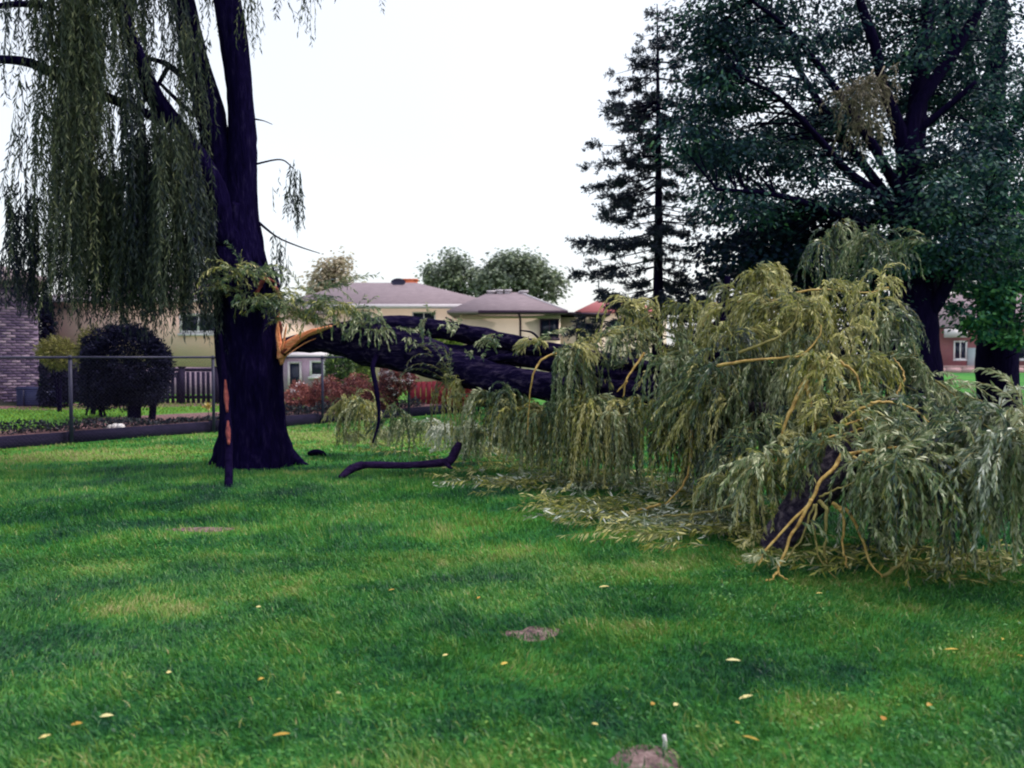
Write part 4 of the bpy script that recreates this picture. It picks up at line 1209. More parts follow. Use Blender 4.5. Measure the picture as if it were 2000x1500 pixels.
def sample_ell(cen, rad, n, seed, gap=.42, sc=.55):
    out = []
    while len(out) < n:
        p = rng.uniform(-1, 1, (n * 3, 3))
        q = p[(np.linalg.norm(p, axis=1) < 1) & (np.linalg.norm(p, axis=1) > .25)]
        w = np.asarray(cen) + q * np.asarray(rad)
        f = fbm(w[:, 0] * sc + w[:, 1] * .31, w[:, 2] * sc + w[:, 1] * .23, seed, 2)
        out.extend(w[f > gap])
    return np.array(out[:n])


rng = np.random.default_rng(1004)
# --- big maple behind the heap
mp = thing("maple_tree", "large dark maple with forking trunk right behind the willow heap", "tree", (U(1790, 800, 18)[0], 18, 0))
MPL = [
    [(1790, 830, 18, 62), (1788, 740, 18, 50), (1786, 640, 18, 45), (1782, 540, 18, 38), (1778, 440, 18, 32), (1774, 360, 18, 22), (1772, 300, 18, 12)],
    [(1778, 420, 18, 22), (1768, 300, 18, 17), (1745, 220, 17.9, 11), (1722, 160, 17.8, 10), (1712, 100, 17.7, 10), (1692, 40, 17.6, 9), (1672, -30, 17.5, 7), (1650, -160, 17.4, 4)],
    [(1780, 430, 18, 24), (1772, 300, 18, 20), (1790, 215, 18, 14), (1830, 150, 18, 12), (1868, 95, 18, 11), (1905, 30, 18, 10), (1940, -60, 18, 8), (1970, -200, 18, 4)],
    [(1868, 95, 18, 7), (1855, 40, 18.2, 6), (1842, -30, 18.4, 5)], [(1785, 262, 18, 9), (1830, 225, 17.8, 7), (1872, 190, 17.6, 6), (1905, 160, 17.5, 4)],
    [(1776, 380, 18, 22), (1790, 240, 18.6, 18), (1800, 110, 19, 15), (1815, 0, 19.4, 11), (1825, -140, 19.8, 6)],
    [(1778, 480, 18, 15), (1720, 390, 17.6, 11), (1650, 330, 17.2, 8), (1590, 260, 16.8, 6), (1520, 190, 16.4, 4), (1450, 150, 16, 3)],
    [(1778, 440, 18, 12), (1700, 340, 18.4, 9), (1620, 230, 18.8, 7), (1545, 110, 19.2, 5), (1490, 10, 19.6, 3)],
    [(1780, 520, 18, 12), (1700, 450, 17.6, 9), (1610, 410, 17.2, 7), (1510, 380, 16.8, 5), (1400, 370, 16.4, 3)],
    [(1776, 410, 18, 12), (1690, 260, 17.4, 8), (1600, 130, 17, 6), (1530, 50, 16.6, 4), (1440, -20, 16.2, 3)], [(1782, 560, 18, 10), (1850, 480, 17.4, 8), (1920, 430, 17, 5)], [(1782, 640, 18, 22), (1830, 590, 17.6, 14), (1862, 520, 17.2, 10), (1880, 430, 17, 6)],
]
b = Buf()
limbs = []
for k, L in enumerate(MPL):
    P, r = px_path(L)
    if k == 0:
        P[0, 2] = -.2
    limbs.append(catmull(P, 24))
    tube(b, P, r, 18 if k == 0 else 9, 40 if k == 0 else 24, rough=.1, seed=400 + k, ridge=.03 if k == 0 else 0)
b.obj("trunk", M['dark_bark'], mp, smooth=True)
ce = sample_ell(U(1640, 160, 19), (3.8, 2.6, 4.6), 225, 61, .49, .8)
ce2 = sample_ell(U(1530, 120, 18), (2.2, 2.0, 3.8), 85, 62, .47, .8)
ce3 = sample_ell(U(1830, 450, 17.5), (2.2, 1.8, 1.9), 75, 63, .44)
ce4 = sample_ell(U(1640, 490, 19.5), (3.6, 1.8, 1.15), 95, 64, .34)
ce5 = np.concatenate([[U(x, y, 16.8) + rng.normal(0, .2, 3) for _ in range(3)] for x, y in ((1385, 90), (1380, 170), (1350, 260), (1375, 320), (1400, 400), (1390, 40), (1440, 30), (1390, 220), (1440, 300), (1480, 420), (1400, 5), (1420, 120), (1460, 200))])
SEG = np.concatenate([np.array([[a_ + (b_ - a_) * f for f in np.linspace(0, 1, 9)] for a_, b_ in zip(np.array(L)[:-1, :2], np.array(L)[1:, :2])]).reshape(-1, 2) for L in (MPL[0][4:], MPL[1], MPL[2], MPL[4], MPL[6][1:])])


def clear_limbs(c, rad, dmax):
    y = (c[:, 2] - EYE)
    py = 697 - y / c[:, 1] * FPX
    px = 1000 + c[:, 0] / c[:, 1] * FPX
    dm = np.min(np.hypot(px[:, None] - SEG[None, :, 0], py[:, None] - SEG[None, :, 1]), 1)
    return c[~((dm < rad) & (c[:, 1] < dmax))]


ce6 = np.concatenate([[U(x, y, 19.6) + rng.normal(0, .3, 3) for _ in range(4)] for x, y in ((1700, 20), (1740, 90), (1770, 30), (1810, 70), (1850, 20), (1860, 150), (1900, 80), (1930, 20), (1740, 170), (1660, 90), (1820, 180), (1890, 220), (1650, 20))])
ce, ce2 = np.concatenate([clear_limbs(ce, 42, 18.6), ce6]), clear_limbs(ce2, 30, 18.3)
tw = Buf()
allc = np.concatenate([ce, ce2, ce3, ce4, ce5])
twig_to(tw, limbs[1:], allc)
tw.obj("twigs", M['dark_bark'], mp)
b = Buf()
crown_leaves(b, np.concatenate([ce, ce2, ce5]), .66, 165, .105, .062, .36, flat=.26)
crown_leaves(b, ce3, .55, 150, .105, .065, .44)
crown_leaves(b, ce4, .6, 100, .13, .11, .08, .12)  # lower clusters toned dark to stand for deep shade under the canopy
b.obj("crown", M['maple'], mp)

rng = np.random.default_rng(1005)
# --- right-hand maple
m2 = thing("maple_tree", "maple with thick straight dark trunk on open grass at the right edge", "tree", GP(1950, 800))
D2 = GP(1950, 800)[1]
MP2 = [
    [(1950, 812, D2, 46), (1950, 795, D2, 41), (1948, 740, D2, 37), (1946, 640, D2, 34), (1943, 520, D2, 30), (1938, 380, D2, 26), (1938, 240, D2, 22), (1945, 100, D2, 17), (1955, -40, D2, 12), (1960, -200, D2, 7)],
    [(1944, 560, D2, 15), (2000, 470, D2 - .6, 10), (2060, 380, D2 - 1.2, 7)], [(1940, 420, D2, 12), (1890, 330, D2 - .8, 8), (1840, 290, D2 - 1.4, 5)], [(1940, 330, D2, 12), (2000, 200, D2 - .6, 8), (2050, 60, D2 - 1, 5)],
    [(1940, 500, D2, 10), (1980, 520, D2 - 1.2, 7), (2000, 560, D2 - 2, 4)], [(1942, 450, D2, 11), (1900, 440, D2 - 1, 8), (1870, 480, D2 - 2, 4)], [(1942, 250, D2, 11), (1900, 150, D2 - .6, 8), (1880, 20, D2 - 1, 5)],
]
b = Buf()
limbs = []
for k, L in enumerate(MP2):
    P, r = px_path(L)
    limbs.append(catmull(P, 24))
    tube(b, P, r, 20 if k == 0 else 9, 46 if k == 0 else 20, rough=.1, seed=430 + k, ridge=.04 if k == 0 else 0)
b.obj("trunk", M['dark_bark'], m2, smooth=True)
ce = sample_ell(U(1995, 220, D2 - .5), (3.3, 2.6, 5.0), 200, 71, .47, .8)
ce3 = np.concatenate([[U(x, y, D2 - 2.2 + rng.uniform(-.4, .4)) + rng.normal(0, .22, 3) for _ in range(4)] for x, y in
                      ((1900, 560), (1930, 600), (1965, 580), (1995, 560), (1985, 630), (1955, 500), (1990, 500), (1905, 500), (2030, 600), (2040, 540), (1930, 450), (1980, 440), (1925, 640), (1870, 420), (1880, 560), (1990, 390), (2040, 450), (1900, 610), (2010, 660))])
tw = Buf()
twig_to(tw, limbs, np.concatenate([ce, ce3]))
tw.obj("twigs", M['dark_bark'], m2)
b = Buf()
crown_leaves(b, ce, .62, 130, .12, .075, .36, flat=.28)
crown_leaves(b, ce3, .42, 90, .13, .09, .78)
b.obj("crown", M['maple_right'], m2)


# --- conifers
def conifer(name, label, px, d, z_top, prof, nw, dens, seed, mat='spruce', asym=None, tone=.35, z0=.9, trunk_r=.17, L=.10):
    r = np.random.default_rng(seed)
    x0 = U(px, 700, d)[0]
    t = thing(name, label, "tree", (x0, d, 0))
    b = Buf()
    tube(b, [(x0, d, -.1), (x0 + .02, d, z_top * .5), (x0 - .05, d, z_top)], [trunk_r, trunk_r * .6, .012], 12, 30, rough=.08, seed=seed)
    P_, D_, N_, T_, L_ = [], [], [], [], []
    for w in range(nw):
        f = (w + r.uniform(-.3, .3)) / nw
        z = z0 + (z_top - z0) * max(f, 0)
        rad = np.interp(z, prof[0], prof[1])
        nb = r.integers(4, 8)
        for k in range(nb):
            an = r.uniform(0, 6.283)
            rr_ = rad * r.uniform(.45, 1.08)
            if asym and math.cos(an) > 0:
                rr_ *= asym
            if rr_ < .06:
                continue
            u = np.array([math.cos(an), math.sin(an), 0])
            tip = np.array([x0, d, z]) + u * rr_ + np.array([0, 0, -.10 * rr_ + .10 * rr_ * r.uniform(-1, 1)])
            midp = np.array([x0, d, z]) + u * rr_ * .5 + np.array([0, 0, -.09 * rr_])
            path = catmull([np.array([x0, d, z]), midp, tip], 9)
            tube(b, path, np.linspace(.022 if rr_ > .8 else .012, .004, 9), 4, cap=False)
            side = np.array([-u[1], u[0], 0])
            ncl = max(int(rr_ * dens * .45 * r.uniform(.3, 1.5)), 1)
            for q in range(ncl):
                s = 1.0 if q == 0 else r.uniform(.25, 1.0)
                i0 = min(int(s * 8), 7)
                a = path[i0] + (path[i0 + 1] - path[i0]) * (s * 8 - i0)
                dk = r.normal(tone, .12)
                for w_ in range(r.integers(3, 8)):
                    tl = r.uniform(.14, .36) * min(1, rr_ * .6 + .4)
                    td = unit(u * r.uniform(.1, 1) + side * r.uniform(-1, 1) + np.array([0, 0, r.uniform(-.5, .3)]))
                    m = max(int(tl / .015), 5)
                    tt = r.uniform(0, 1, m)[:, None]
                    P_.append(a + td * tl * tt)
                    D_.append(unit(r.normal(size=(m, 3))) + td * .9)
                    N_.append(unit(r.normal(size=(m, 3))))
                    T_.append(np.clip(r.normal(dk, .15, m), 0, 1))
                    L_.append(r.uniform(.6, 1.1, m) * L)
    b.obj("trunk", M['dark_bark'], t, smooth=True)
    b = Buf()
    LL = np.concatenate(L_)
    leaves(b, np.concatenate(P_), np.concatenate(D_), np.concatenate(N_), LL, LL * .30, np.concatenate(T_), 'quad', curl=.1)
    b.obj("crown", M[mat], t)
    return t


SD = 21.0
zt = U(1270, 8, SD)[2]
zz = lambda y: U(1280, y, SD)[2]
conifer("spruce_tree", "tall thin spruce with sky showing through its sparse branches", 1283, SD, zt,
        ([0, zz(640), zz(560), zz(480), zz(380), zz(250), zz(180), zz(100), zz(40), zt], [2.3, 2.5, 2.45, 2.1, 1.85, 1.65, 1.45, .95, .5, .05]), 40, 10.5, 501, L=.115)
conifer("spruce_tree", "dense dark evergreen in the shade between the tall spruce and the maple", 1490, 23.5, 6.4,
        ([0, 2, 4, 5.4, 6.4], [3.0, 2.8, 2.1, 1.1, .1]), 26, 10.5, 502, tone=.14, L=.13, z0=.5)


rng = np.random.default_rng(1006)
# ------------------------------------------------------------------ yard plants
def shrub(name, label, cat, cen, rad, n, L, W, mat, tone=.45, stems=4, kind='quad', lump=.35, seed=0, group=None, flowers=None, ground=YZ):
    r = np.random.default_rng(seed + 900)
    cen = np.asarray(cen, float)
    t = thing(name, label, cat, (cen[0], cen[1], ground), group)
    b = Buf()
    for k in range(stems):
        an = r.uniform(0, 6.28)
        e = cen + np.array([math.cos(an) * rad[0] * .5, math.sin(an) * rad[1] * .5, rad[2] * r.uniform(-.2, .5)])
        tube(b, [(cen[0] + r.normal(0, .05), cen[1] + r.normal(0, .05), ground - .05), (cen[0] + (e[0] - cen[0]) * .3, cen[1] + (e[1] - cen[1]) * .3, (ground + e[2]) / 2), e], [.03, .02, .006], 6, 9)
    b.obj("stems", M['dark_bark'], t)
    b = Buf()
    u = unit(r.normal(size=(n, 3)))
    an = np.arctan2(u[:, 1], u[:, 0])
    lm = 1 + lump * (fbm(an * 1.9 + 9, u[:, 2] * 3.1 + 4, seed, 2) - .5) * 2
    rr_ = np.cbrt(r.uniform(.18, 1, n)) * lm
    P = cen + u * rr_[:, None] * np.asarray(rad)
    P[:, 2] = np.maximum(P[:, 2], ground + .03)
    leaves(b, P, u * .8 + unit(r.normal(size=(n, 3))), unit(r.normal(size=(n, 3))) + np.array([0, 0, .5]), r.uniform(.7, 1.3, n) * L, W, np.clip(r.normal(tone, .22, n), 0, 1), kind)
    b.obj("foliage", M[mat], t)
    if flowers:
        b = Buf()
        m = flowers
        u = unit(r.normal(size=(m, 3)) + np.array([0, -1.0, .5]))
        c = cen + u * np.asarray(rad) * r.uniform(.8, 1.05, (m, 1))
        c = np.repeat(c, 14, 0)
        nn = len(c)
        leaves(b, c + r.normal(0, .035, (nn, 3)), unit(r.normal(size=(nn, 3))), unit(r.normal(size=(nn, 3))), .05, .04, np.clip(r.normal(.7, .25, nn), 0, 1), 'quad')
        b.obj("flowers", M['petal'], t, kind="stuff")
    return t


shrub("dark_shrub", "broad dark bush added to close bright gaps under the maple behind the willow heap", "shrub", U(1650, 650, 20.5), (2.1, .8, 1.35), 9000, .13, .08, 'spruce', .2, seed=7, ground=0.0, stems=9)  # added bush, its dark leaves fill bright gaps where shade belongs
# clipped globe tree
tp = U(246, 715, 16.5)
t = thing("globe_tree", "dark clipped globe tree on a bare stem behind the wire fence", "tree", (U(262, 800, 16.5)[0], 16.5, YZ))
b = Buf()
x1 = U(262, 800, 16.5)[0]
tube(b, [(x1, 16.5, YZ - .08), (x1, 16.5, .7), (tp[0] + .05, 16.5, 1.5)], [.14, .125, .08], 14, 22, rough=.1, seed=71)
x2 = U(292, 780, 16.6)[0]
tube(b, [(x2, 16.7, YZ - .08), (x2, 16.7, .6), (tp[0] + .2, 16.6, 1.4)], [.075, .07, .05], 10, 16, rough=.1, seed=72)
b.obj("trunk", M['dark_bark'], t, smooth=True)
b = Buf()
n = 26000
u = rand_dir(n)
an = np.arctan2(u[:, 1], u[:, 0])
rr_ = np.cbrt(rng.uniform(.35, 1.12, n)) * (1 + .20 * (fbm(an * 3 + 9, u[:, 2] * 5 + 4, 33, 2) - .5) * 2)
P = tp + u * rr_[:, None] * np.array([.83, .83, .80])
leaves(b, P, u + rand_dir(n) * .8, rand_dir(n), rng.uniform(.05, .085, n), .03, np.clip(rng.normal(.4, .25, n), 0, 1), 'quad')
n = 2600
u = rand_dir(n)
P = U(285, 765, 16.4) + u * np.cbrt(rng.uniform(.1, 1, n))[:, None] * np.array([.52, .45, .28])
leaves(b, P, u + rand_dir(n) * .8, rand_dir(n), rng.uniform(.04, .075, n), .022, np.clip(rng.normal(.7, .25, n), 0, 1), 'quad')
b.obj("crown", M['topiary'], t)

shrub("yellow_shrub", "feathery yellow-green shrub between the purple brick wall and the globe tree", "shrub", U(112, 690, 19), (.42, .4, .36), 2600, .10, .022, 'shrub_y', .5, seed=1)
shrub("yellow_shrub", "olive yellow shrub peeping out left of the globe tree", "shrub", U(178, 685, 18), (.30, .3, .52), 2200, .08, .03, 'shrub_y', .35, seed=2)
shrub("dark_shrub", "dark shapeless bush under the globe tree left of its stem", "shrub", U(195, 765, 17.4), (.45, .4, .38), 3600, .06, .03, 'topiary', .5, seed=3)
shrub("dark_shrub", "tall dark bush behind the air conditioner", "shrub", U(112, 755, 20.5), (.5, .4, .75), 3600, .07, .04, 'topiary', .35, seed=4)
shrub("dark_shrub", "tall narrow dark evergreen in the gap between the purple brick house and the cream house", "shrub", U(86, 660, 24), (.26, .3, 1.5), 5000, .09, .05, 'topiary', .35, seed=6)
for k, (px, w, py, h, tn) in enumerate(((585, .32, 782, .42, .62), (640, .42, 780, .50, .45), (695, .40, 775, .52, .42), (745, .36, 782, .45, .38))):
    shrub("red_shrub", ["pink red shrub next to the willow trunk behind the fence", "brownish red shrub behind the second fence post from the trunk side", "large reddish brown shrub left of the white flowers", "dull red shrub under the white flowers"][k],
          "shrub", U(px, py, 19.3 + .25 * k), (w, .45, h), 3800, .085, .03, 'shrub_r', tn, seed=10 + k, group="red shrubs behind the fence", flowers=5 if k == 0 else None)
shrub("flowering_shrub", "shrub with white and mauve flower heads behind the fence below the fallen logs", "shrub", U(775, 738, 20.0), (.42, .4, .42), 2200, .08, .05, 'shrub_r', .35, seed=20, flowers=52)
shrub("green_shrub", "bright green shrub in front of the pale shed windows", "shrub", U(662, 718, 22.5), (.40, .4, .42), 2600, .09, .05, 'shrub_g', .45, seed=21)
shrub("green_shrub", "upright yellow-green shrub right of the pale shed", "shrub", U(712, 715, 23), (.22, .3, .55), 2000, .09, .05, 'shrub_g', .8, seed=22)
shrub("green_shrub", "lime green bush seen between the fallen logs", "shrub", U(875, 668, 26), (.65, .5, .36), 1800, .12, .06, 'shrub_g', .95, seed=23)
shrub("red_bush", "deep red orange leafed bush in front of the red board fence", "shrub", U(900, 775, 21.6), (.50, .4, .40), 2200, .08, .04, 'shrub_dr', .75, seed=24)
shrub("dark_shrub", "low dark bush at the right end of the red board fence", "shrub", U(955, 775, 21.2), (.36, .3, .42), 2600, .07, .04, 'topiary', .3, seed=25)

b = Buf()
c = GP(226, 836, YZ)
u = rand_dir(60)
for k in range(3):
    tube(b, [c + np.array([-.12 + k * .1, 0, 0]), c + np.array([-.10 + k * .1, 0, .05]), c + np.array([-.09 + k * .1, 0, .08])], [.08, .07, .02], 8, 6, rough=.2, seed=600 + k)
tag(b.obj("stone", M['stone']), "pale stone lying in the bed at the foot of the globe tree", "stone")
c = U(407, 793, 17.2)
t = thing("flower_plant", "pale yellow flower head beside the dark picket fence", "flower", (c[0], c[1], YZ))
b = Buf()
tube(b, [(c[0], c[1], YZ - .02), (c[0], c[1], c[2])], [.01, .006], 5)
b.obj("stem", M['twig_dark'], t)
b = Buf()
leaves(b, c + rng.normal(0, .03, (40, 3)), rand_dir(40), rand_dir(40), .09, .05, rng.uniform(.4, 1, 40), 'quad')
b.obj("flower_head", M['leaf_yellow'], t)

# ------------------------------------------------------------------ wooden fences in the yards
PY = 22.2
t = thing("picket_fence", "dark picket fence with light showing through its gaps behind the globe tree", "fence", (U(300, 800, PY)[0], PY, YZ))
zb, zt = YZ + .02, U(380, 722, PY)[2]
xa, xb = U(292, 750, PY)[0], U(446, 750, PY)[0]
pk = Buf().box(-.043, .043, -.01, .01, 0, zt - zb - .06).obj("picket", M['picket'], None)
n = int((xb - xa) / .142)
for k in range(n):
    if k == 0:
        pk.parent = t
        pk.matrix_parent_inverse = mat_inv(t)
        pk.location = (xa + .07, PY, zb)
    else:
        c = copy_part(pk, "picket", t)
        c.matrix_parent_inverse = mat_inv(t)
        c.location = (xa + .07 + k * .142 + rng.normal(0, .004), PY, zb)
        c.rotation_euler = (0, rng.normal(0, .006), 0)
for z in (zb + .12, zt - .05):
    Buf().box(xa, xb, PY + .012, PY + .06, z, z + .09).obj("rail", M['picket'], t)
for px in (357, 424):
    x = U(px, 750, PY)[0]
    b = Buf().box(x - .075, x + .075, PY - .09, PY - .012, YZ - .05, zt + .06)
    b.box(x - .095, x + .095, PY - .11, PY + .008, zt + .06, zt + .09)
    b.obj("post", M['picket'], t)
t = thing("board_fence", "solid dark board fence between the purple brick house and the pickets", "fence", (U(180, 800, PY + .4)[0], PY + .4, YZ))
xa2, xb2 = U(78, 750, PY + .4)[0], U(296, 750, PY + .4)[0]
n = int((xb2 - xa2) / .15)
for k in range(n):
    x = xa2 + k * .15
    zt2 = U(0, 708, PY)[2] + rng.uniform(-.015, .015)
    Buf().box(x + .004, x + .146, PY + .39 + rng.uniform(0, .012), PY + .42, zb, zt2).obj("board", M['picket'], t)
Buf().box(xa2, xb2, PY + .425, PY + .47, zb + .2, zb + .29).obj("rail", M['picket'], t)
RY = 22.0
t = thing("red_board_fence", "deep red board fence beneath the fallen logs", "fence", (U(860, 800, RY)[0], RY, YZ))
xa, xb = U(800, 750, RY)[0], U(985, 750, RY)[0]
for k in range(int((xb - xa) / .15)):
    x = xa + k * .15
    Buf().box(x + .005, x + .145, RY + rng.uniform(0, .012), RY + .03, YZ - .02, U(0, 745, RY)[2] + rng.uniform(-.012, .012)).obj("board", M['redwood'], t)
for z in (.32, .68):
    Buf().box(xa, xb, RY + .033, RY + .08, z, z + .08).obj("rail", M['redwood'], t)


# ------------------------------------------------------------------ houses
def window(parent, x0, x1, y, z0, z1, fw=.06, mull=1, sill=True, mat='white', name="window"):
    f = Buf()
    f.box(x0, x0 + fw, y - .05, y + .02, z0, z1)
    f.box(x1 - fw, x1, y - .05, y + .02, z0, z1)
    f.box(x0 + fw, x1 - fw, y - .05, y + .02, z1 - fw, z1)
    f.box(x0 + fw, x1 - fw, y - .05, y + .02, z0, z0 + fw)
    for k in range(mull):
        xm = x0 + (x1 - x0) * (k + 1) / (mull + 1)
        f.box(xm - fw * .4, xm + fw * .4, y - .047, y + .017, z0 + fw, z1 - fw)
    o = f.obj(name, M[mat], parent)
    Buf().box(x0 + fw * .5, x1 - fw * .5, y - .022, y - .012, z0 + fw * .5, z1 - fw * .5).obj("pane", M['glass'], o)
    if sill:
        Buf().box(x0 - .05, x1 + .05, y - .09, y - .052, z0 - .09, z0 - .002).obj("sill", M[mat], o)
    return o


def hip_roof(x0, x1, y0, y1, z0, rx0, rx1, ry, rz, th=.12):
    v = [(x0, y0, z0), (x1, y0, z0), (x1, y1, z0), (x0, y1, z0), (rx0, ry, rz), (rx1, ry, rz)]
    v += [(a, b_, z0 - th) for a, b_, _ in v[:4]]
    return Buf().add(v, [(0, 1, 5, 4), (2, 3, 4, 5), (0, 6, 7, 1), (1, 7, 8, 2), (2, 8, 9, 3), (3, 9, 6, 0), (6, 9, 8, 7)], [(1, 2, 5), (3, 0, 4)])


def bar(parent, pts, r, mat, name, n=6):
    b = Buf()
    tube(b, pts, [r] * len(pts), n)
    return b.obj(name, mat, parent)


# purple brick house, far left
BY = 21.8
xr = U(76, 700, BY)[0]
t = brick_house = thing("brick_house", "purple brown brick house wall at the far left edge", "house", (xr, BY, YZ))
Buf().box(xr - 7.0, xr, BY, BY + 8, -.1, 3.5).obj("wall", M['mortar'], t)
hip_roof(xr - 7.3, xr + .25, BY - .3, BY + 8.3, 3.62, xr - 4.5, xr - 2.8, BY + 4, 4.8).obj("roof", M['shingle'], t)
bk = Buf().box(-.098, .098, -.012, .03, -.031, .031).mesh("brick", M['brick'])
zr = 0
for row in range(43):
    z = YZ + .12 + row * .075
    for c_ in range(6):
        x = xr - .10 - c_ * .212 - (.106 if row % 2 else 0)
        if -12.72 > x and z < 1.15 and x < U(10, 700, BY)[0]:
            continue
        o = bpy.data.objects.new("brick", bk)
        COL.objects.link(o)
        o.parent = t
        o.matrix_parent_inverse = mat_inv(t)
        o.location = (x, BY - .004 + rng.uniform(-.004, .004), z)
xw = U(8, 770, BY)[0]
window(t, xw - 1.0, xw, BY - .045, U(0, 800, BY)[2], U(0, 737, BY)[2], fw=.09)

brick_house.rotation_euler = (0, 0, R(33))

# air conditioner
AY = 21.0
x0, x1 = U(32, 780, AY)[0], U(86, 780, AY)[0]
zt = U(0, 757, AY)[2]
t = thing("air_conditioner", "dark blue grey air conditioner box beside the purple brick wall", "air conditioner", ((x0 + x1) / 2, AY, YZ))
b = Buf().box(x0, x1, AY, AY + .65, YZ, zt - .05)
b.obj("cabinet", M['ac'], t)
Buf().box(x0 - .02, x1 + .02, AY - .02, AY + .67, zt - .05, zt).obj("lid", M['ac'], t)
b = Buf()
for k in range(9):
    z = YZ + .06 + k * .055
    b.box(x0 + .04, x1 - .04, AY - .014, AY - .001, z, z + .02)
b.obj("louvres", M['ac'], t)
b = Buf()
tube(b, [(x0 + .2, AY - .02, YZ + .02), (x0 + .2, AY - .02, zt - .06)], [.018, .018], 6)
b.obj("corner_post", M['steel'], t)

# cream house behind the globe tree
HY = 28.0
x0, x1 = U(94, 700, HY)[0], U(505, 700, HY)[0]
ez = U(0, 590, HY)[2]
t = thing("cream_house", "cream brick house half hidden by hanging willow behind the globe tree", "house", ((x0 + x1) / 2, HY, YZ))
Buf().box(x0, x1, HY, HY + 8, 1.15, ez).obj("wall", M['cream'], t)
Buf().box(x0 + .003, x1 - .003, HY + .01, HY + 7.9, -.1, 1.148).obj("foundation_wall", M['mauve'], t)
hip_roof(x0 - .4, x1 + .4, HY - .4, HY + 8.4, ez + .10, x0 + 2.6, x1 - 3.4, HY + 4, ez + 1.15).obj("roof", M['shingle'], t)
Buf().box(x0 - .42, x1 + .42, HY - .50, HY - .405, ez - .02, ez + .12).obj("gutter", M['gutter'], t)
window(t, U(352, 640, HY)[0], U(425, 640, HY)[0], HY - .022, U(0, 651, HY)[2], U(0, 612, HY)[2], fw=.09)
Buf().box(x0 - .14, x0 - .02, HY - .1, HY + .02, .2, ez - .03).obj("downpipe", M['fascia'], t)

# pale shed seen under the break
SY = 27.0
x0, x1 = U(540, 700, SY)[0], U(655, 700, SY)[0]
zt = U(0, 697, SY)[2]
t = thing("garden_shed", "pale mauve shed with white framed door beside the willow trunk", "shed", ((x0 + x1) / 2, SY, YZ))
Buf().box(x0, x1, SY, SY + 2.2, YZ - .05, zt).obj("wall", M['mauve'], t)
Buf().add([(x0 - .12, SY - .15, zt), (x1 + .12, SY - .15, zt), (x1 + .12, SY + 2.3, zt + .22), (x0 - .12, SY + 2.3, zt + .22), (x0 - .12, SY - .15, zt + .08), (x1 + .12, SY - .15, zt + .08), (x1 + .12, SY + 2.3, zt + .30), (x0 - .12, SY + 2.3, zt + .30)],
          [(0, 1, 2, 3), (4, 7, 6, 5), (0, 4, 5, 1), (1, 5, 6, 2), (2, 6, 7, 3), (3, 7, 4, 0)]).obj("roof", M['gutter'], t)
window(t, U(563, 750, SY)[0], U(590, 750, SY)[0], SY - .022, YZ + .05, U(0, 706, SY)[2], fw=.07, mull=0, sill=False, name="door", mat='gutter')
window(t, U(606, 750, SY)[0], U(636, 750, SY)[0], SY - .022, U(0, 735, SY)[2], U(0, 704, SY)[2], fw=.07, mull=0)

# split level house with hip roofs
t = thing("hip_roof_house", "cream bungalow with mauve shingled hip roofs beyond the fallen logs", "house", (-2.5, 38, YZ))
Buf().box(-10.6, -.62, 38, 46, -.1, 3.80).obj("wall", M['cream_paint'], t)
Buf().box(-2.2, 2.05, 34, 40, -.1, 3.28).obj("wall", M['cream_paint'], t)
Buf().box(2.053, 4.0, 34.6, 40, -.1, 3.20).obj("wall", M['cream_paint'], t)
hip_roof(-11.0, -.30, 37.5, 46.5, 3.93, -8.4, -5.0, 42, 5.36).obj("roof", M['shingle'], t)
rf = hip_roof(-2.7, 2.30, 33.5, 40.5, 3.42, -1.05, .30, 37, 4.46).obj("roof", M['shingle'], t)
Buf().add([(2.05, 34.0, 3.30), (4.15, 34.0, 3.24), (4.15, 40.2, 3.24), (2.05, 40.2, 3.30), (2.05, 34.0, 3.40), (4.15, 34.0, 3.34), (4.15, 40.2, 3.50), (2.05, 40.2, 3.52)],
          [(0, 3, 2, 1), (4, 5, 6, 7), (0, 1, 5, 4), (1, 2, 6, 5), (2, 3, 7, 6), (3, 0, 4, 7)]).obj("roof", M['fascia'], t)
Buf().box(-11.02, -.5, 37.38, 37.495, 3.74, 3.95).obj("gutter", M['gutter'], t)
Buf().box(-1.4, 2.32, 33.38, 33.495, 3.30, 3.43).obj("gutter", M['fascia'], t)
Buf().box(-2.1, 2.03, 33.93, 33.995, 3.12, 3.26).obj("frieze", M['trim'], t)
bar(t, [(.28, 33.44, 3.30), (.33, 33.6, 3.15), (.35, 33.88, 3.0), (.35, 33.9, .2)], .05, M['fascia'], "downpipe")
window(t, 1.18, 1.98, 33.975, 2.28, 3.10, fw=.05, mull=1, mat='fascia')
window(t, 2.75, 3.5, 34.575, 2.1, 2.95, fw=.05, mull=1, mat='fascia')
window(t, -4.7, -3.6, 37.975, 2.9, 3.62, fw=.06, mull=1)
window(t, -7.6, -6.6, 37.975, 2.9, 3.62, fw=.06, mull=1)
x0 = U(690, 710, 37.9)[0]
window(t, x0 - .8, x0, 37.975, U(0, 738, 37.9)[2], U(0, 702, 37.9)[2], fw=.1, mull=0)
b = Buf().box(-5.75, -5.05, 42.6, 43.2, 4.6, 5.55)
b.box(-5.80, -5.0, 42.55, 43.25, 5.55, 5.62)
b.obj("chimney", M['chimney'], t)
b = Buf()
tube(b, [(-5.85, 41.6, 5.05), (-5.85, 41.6, 5.32)], [.02, .02], 6)
a_ = np.linspace(0, 2 * math.pi, 14, endpoint=False)
cdish = np.array([-5.85, 41.5, 5.34])
v = [cdish + np.array([0, .06, 0])] + [cdish + np.array([math.cos(q) * .38, -.02, math.sin(q) * .2]) for q in a_]
b.add(v, None, [(0, 1 + k, 1 + (k + 1) % 14) for k in range(14)])
b.obj("satellite_dish", M['steel'], t)
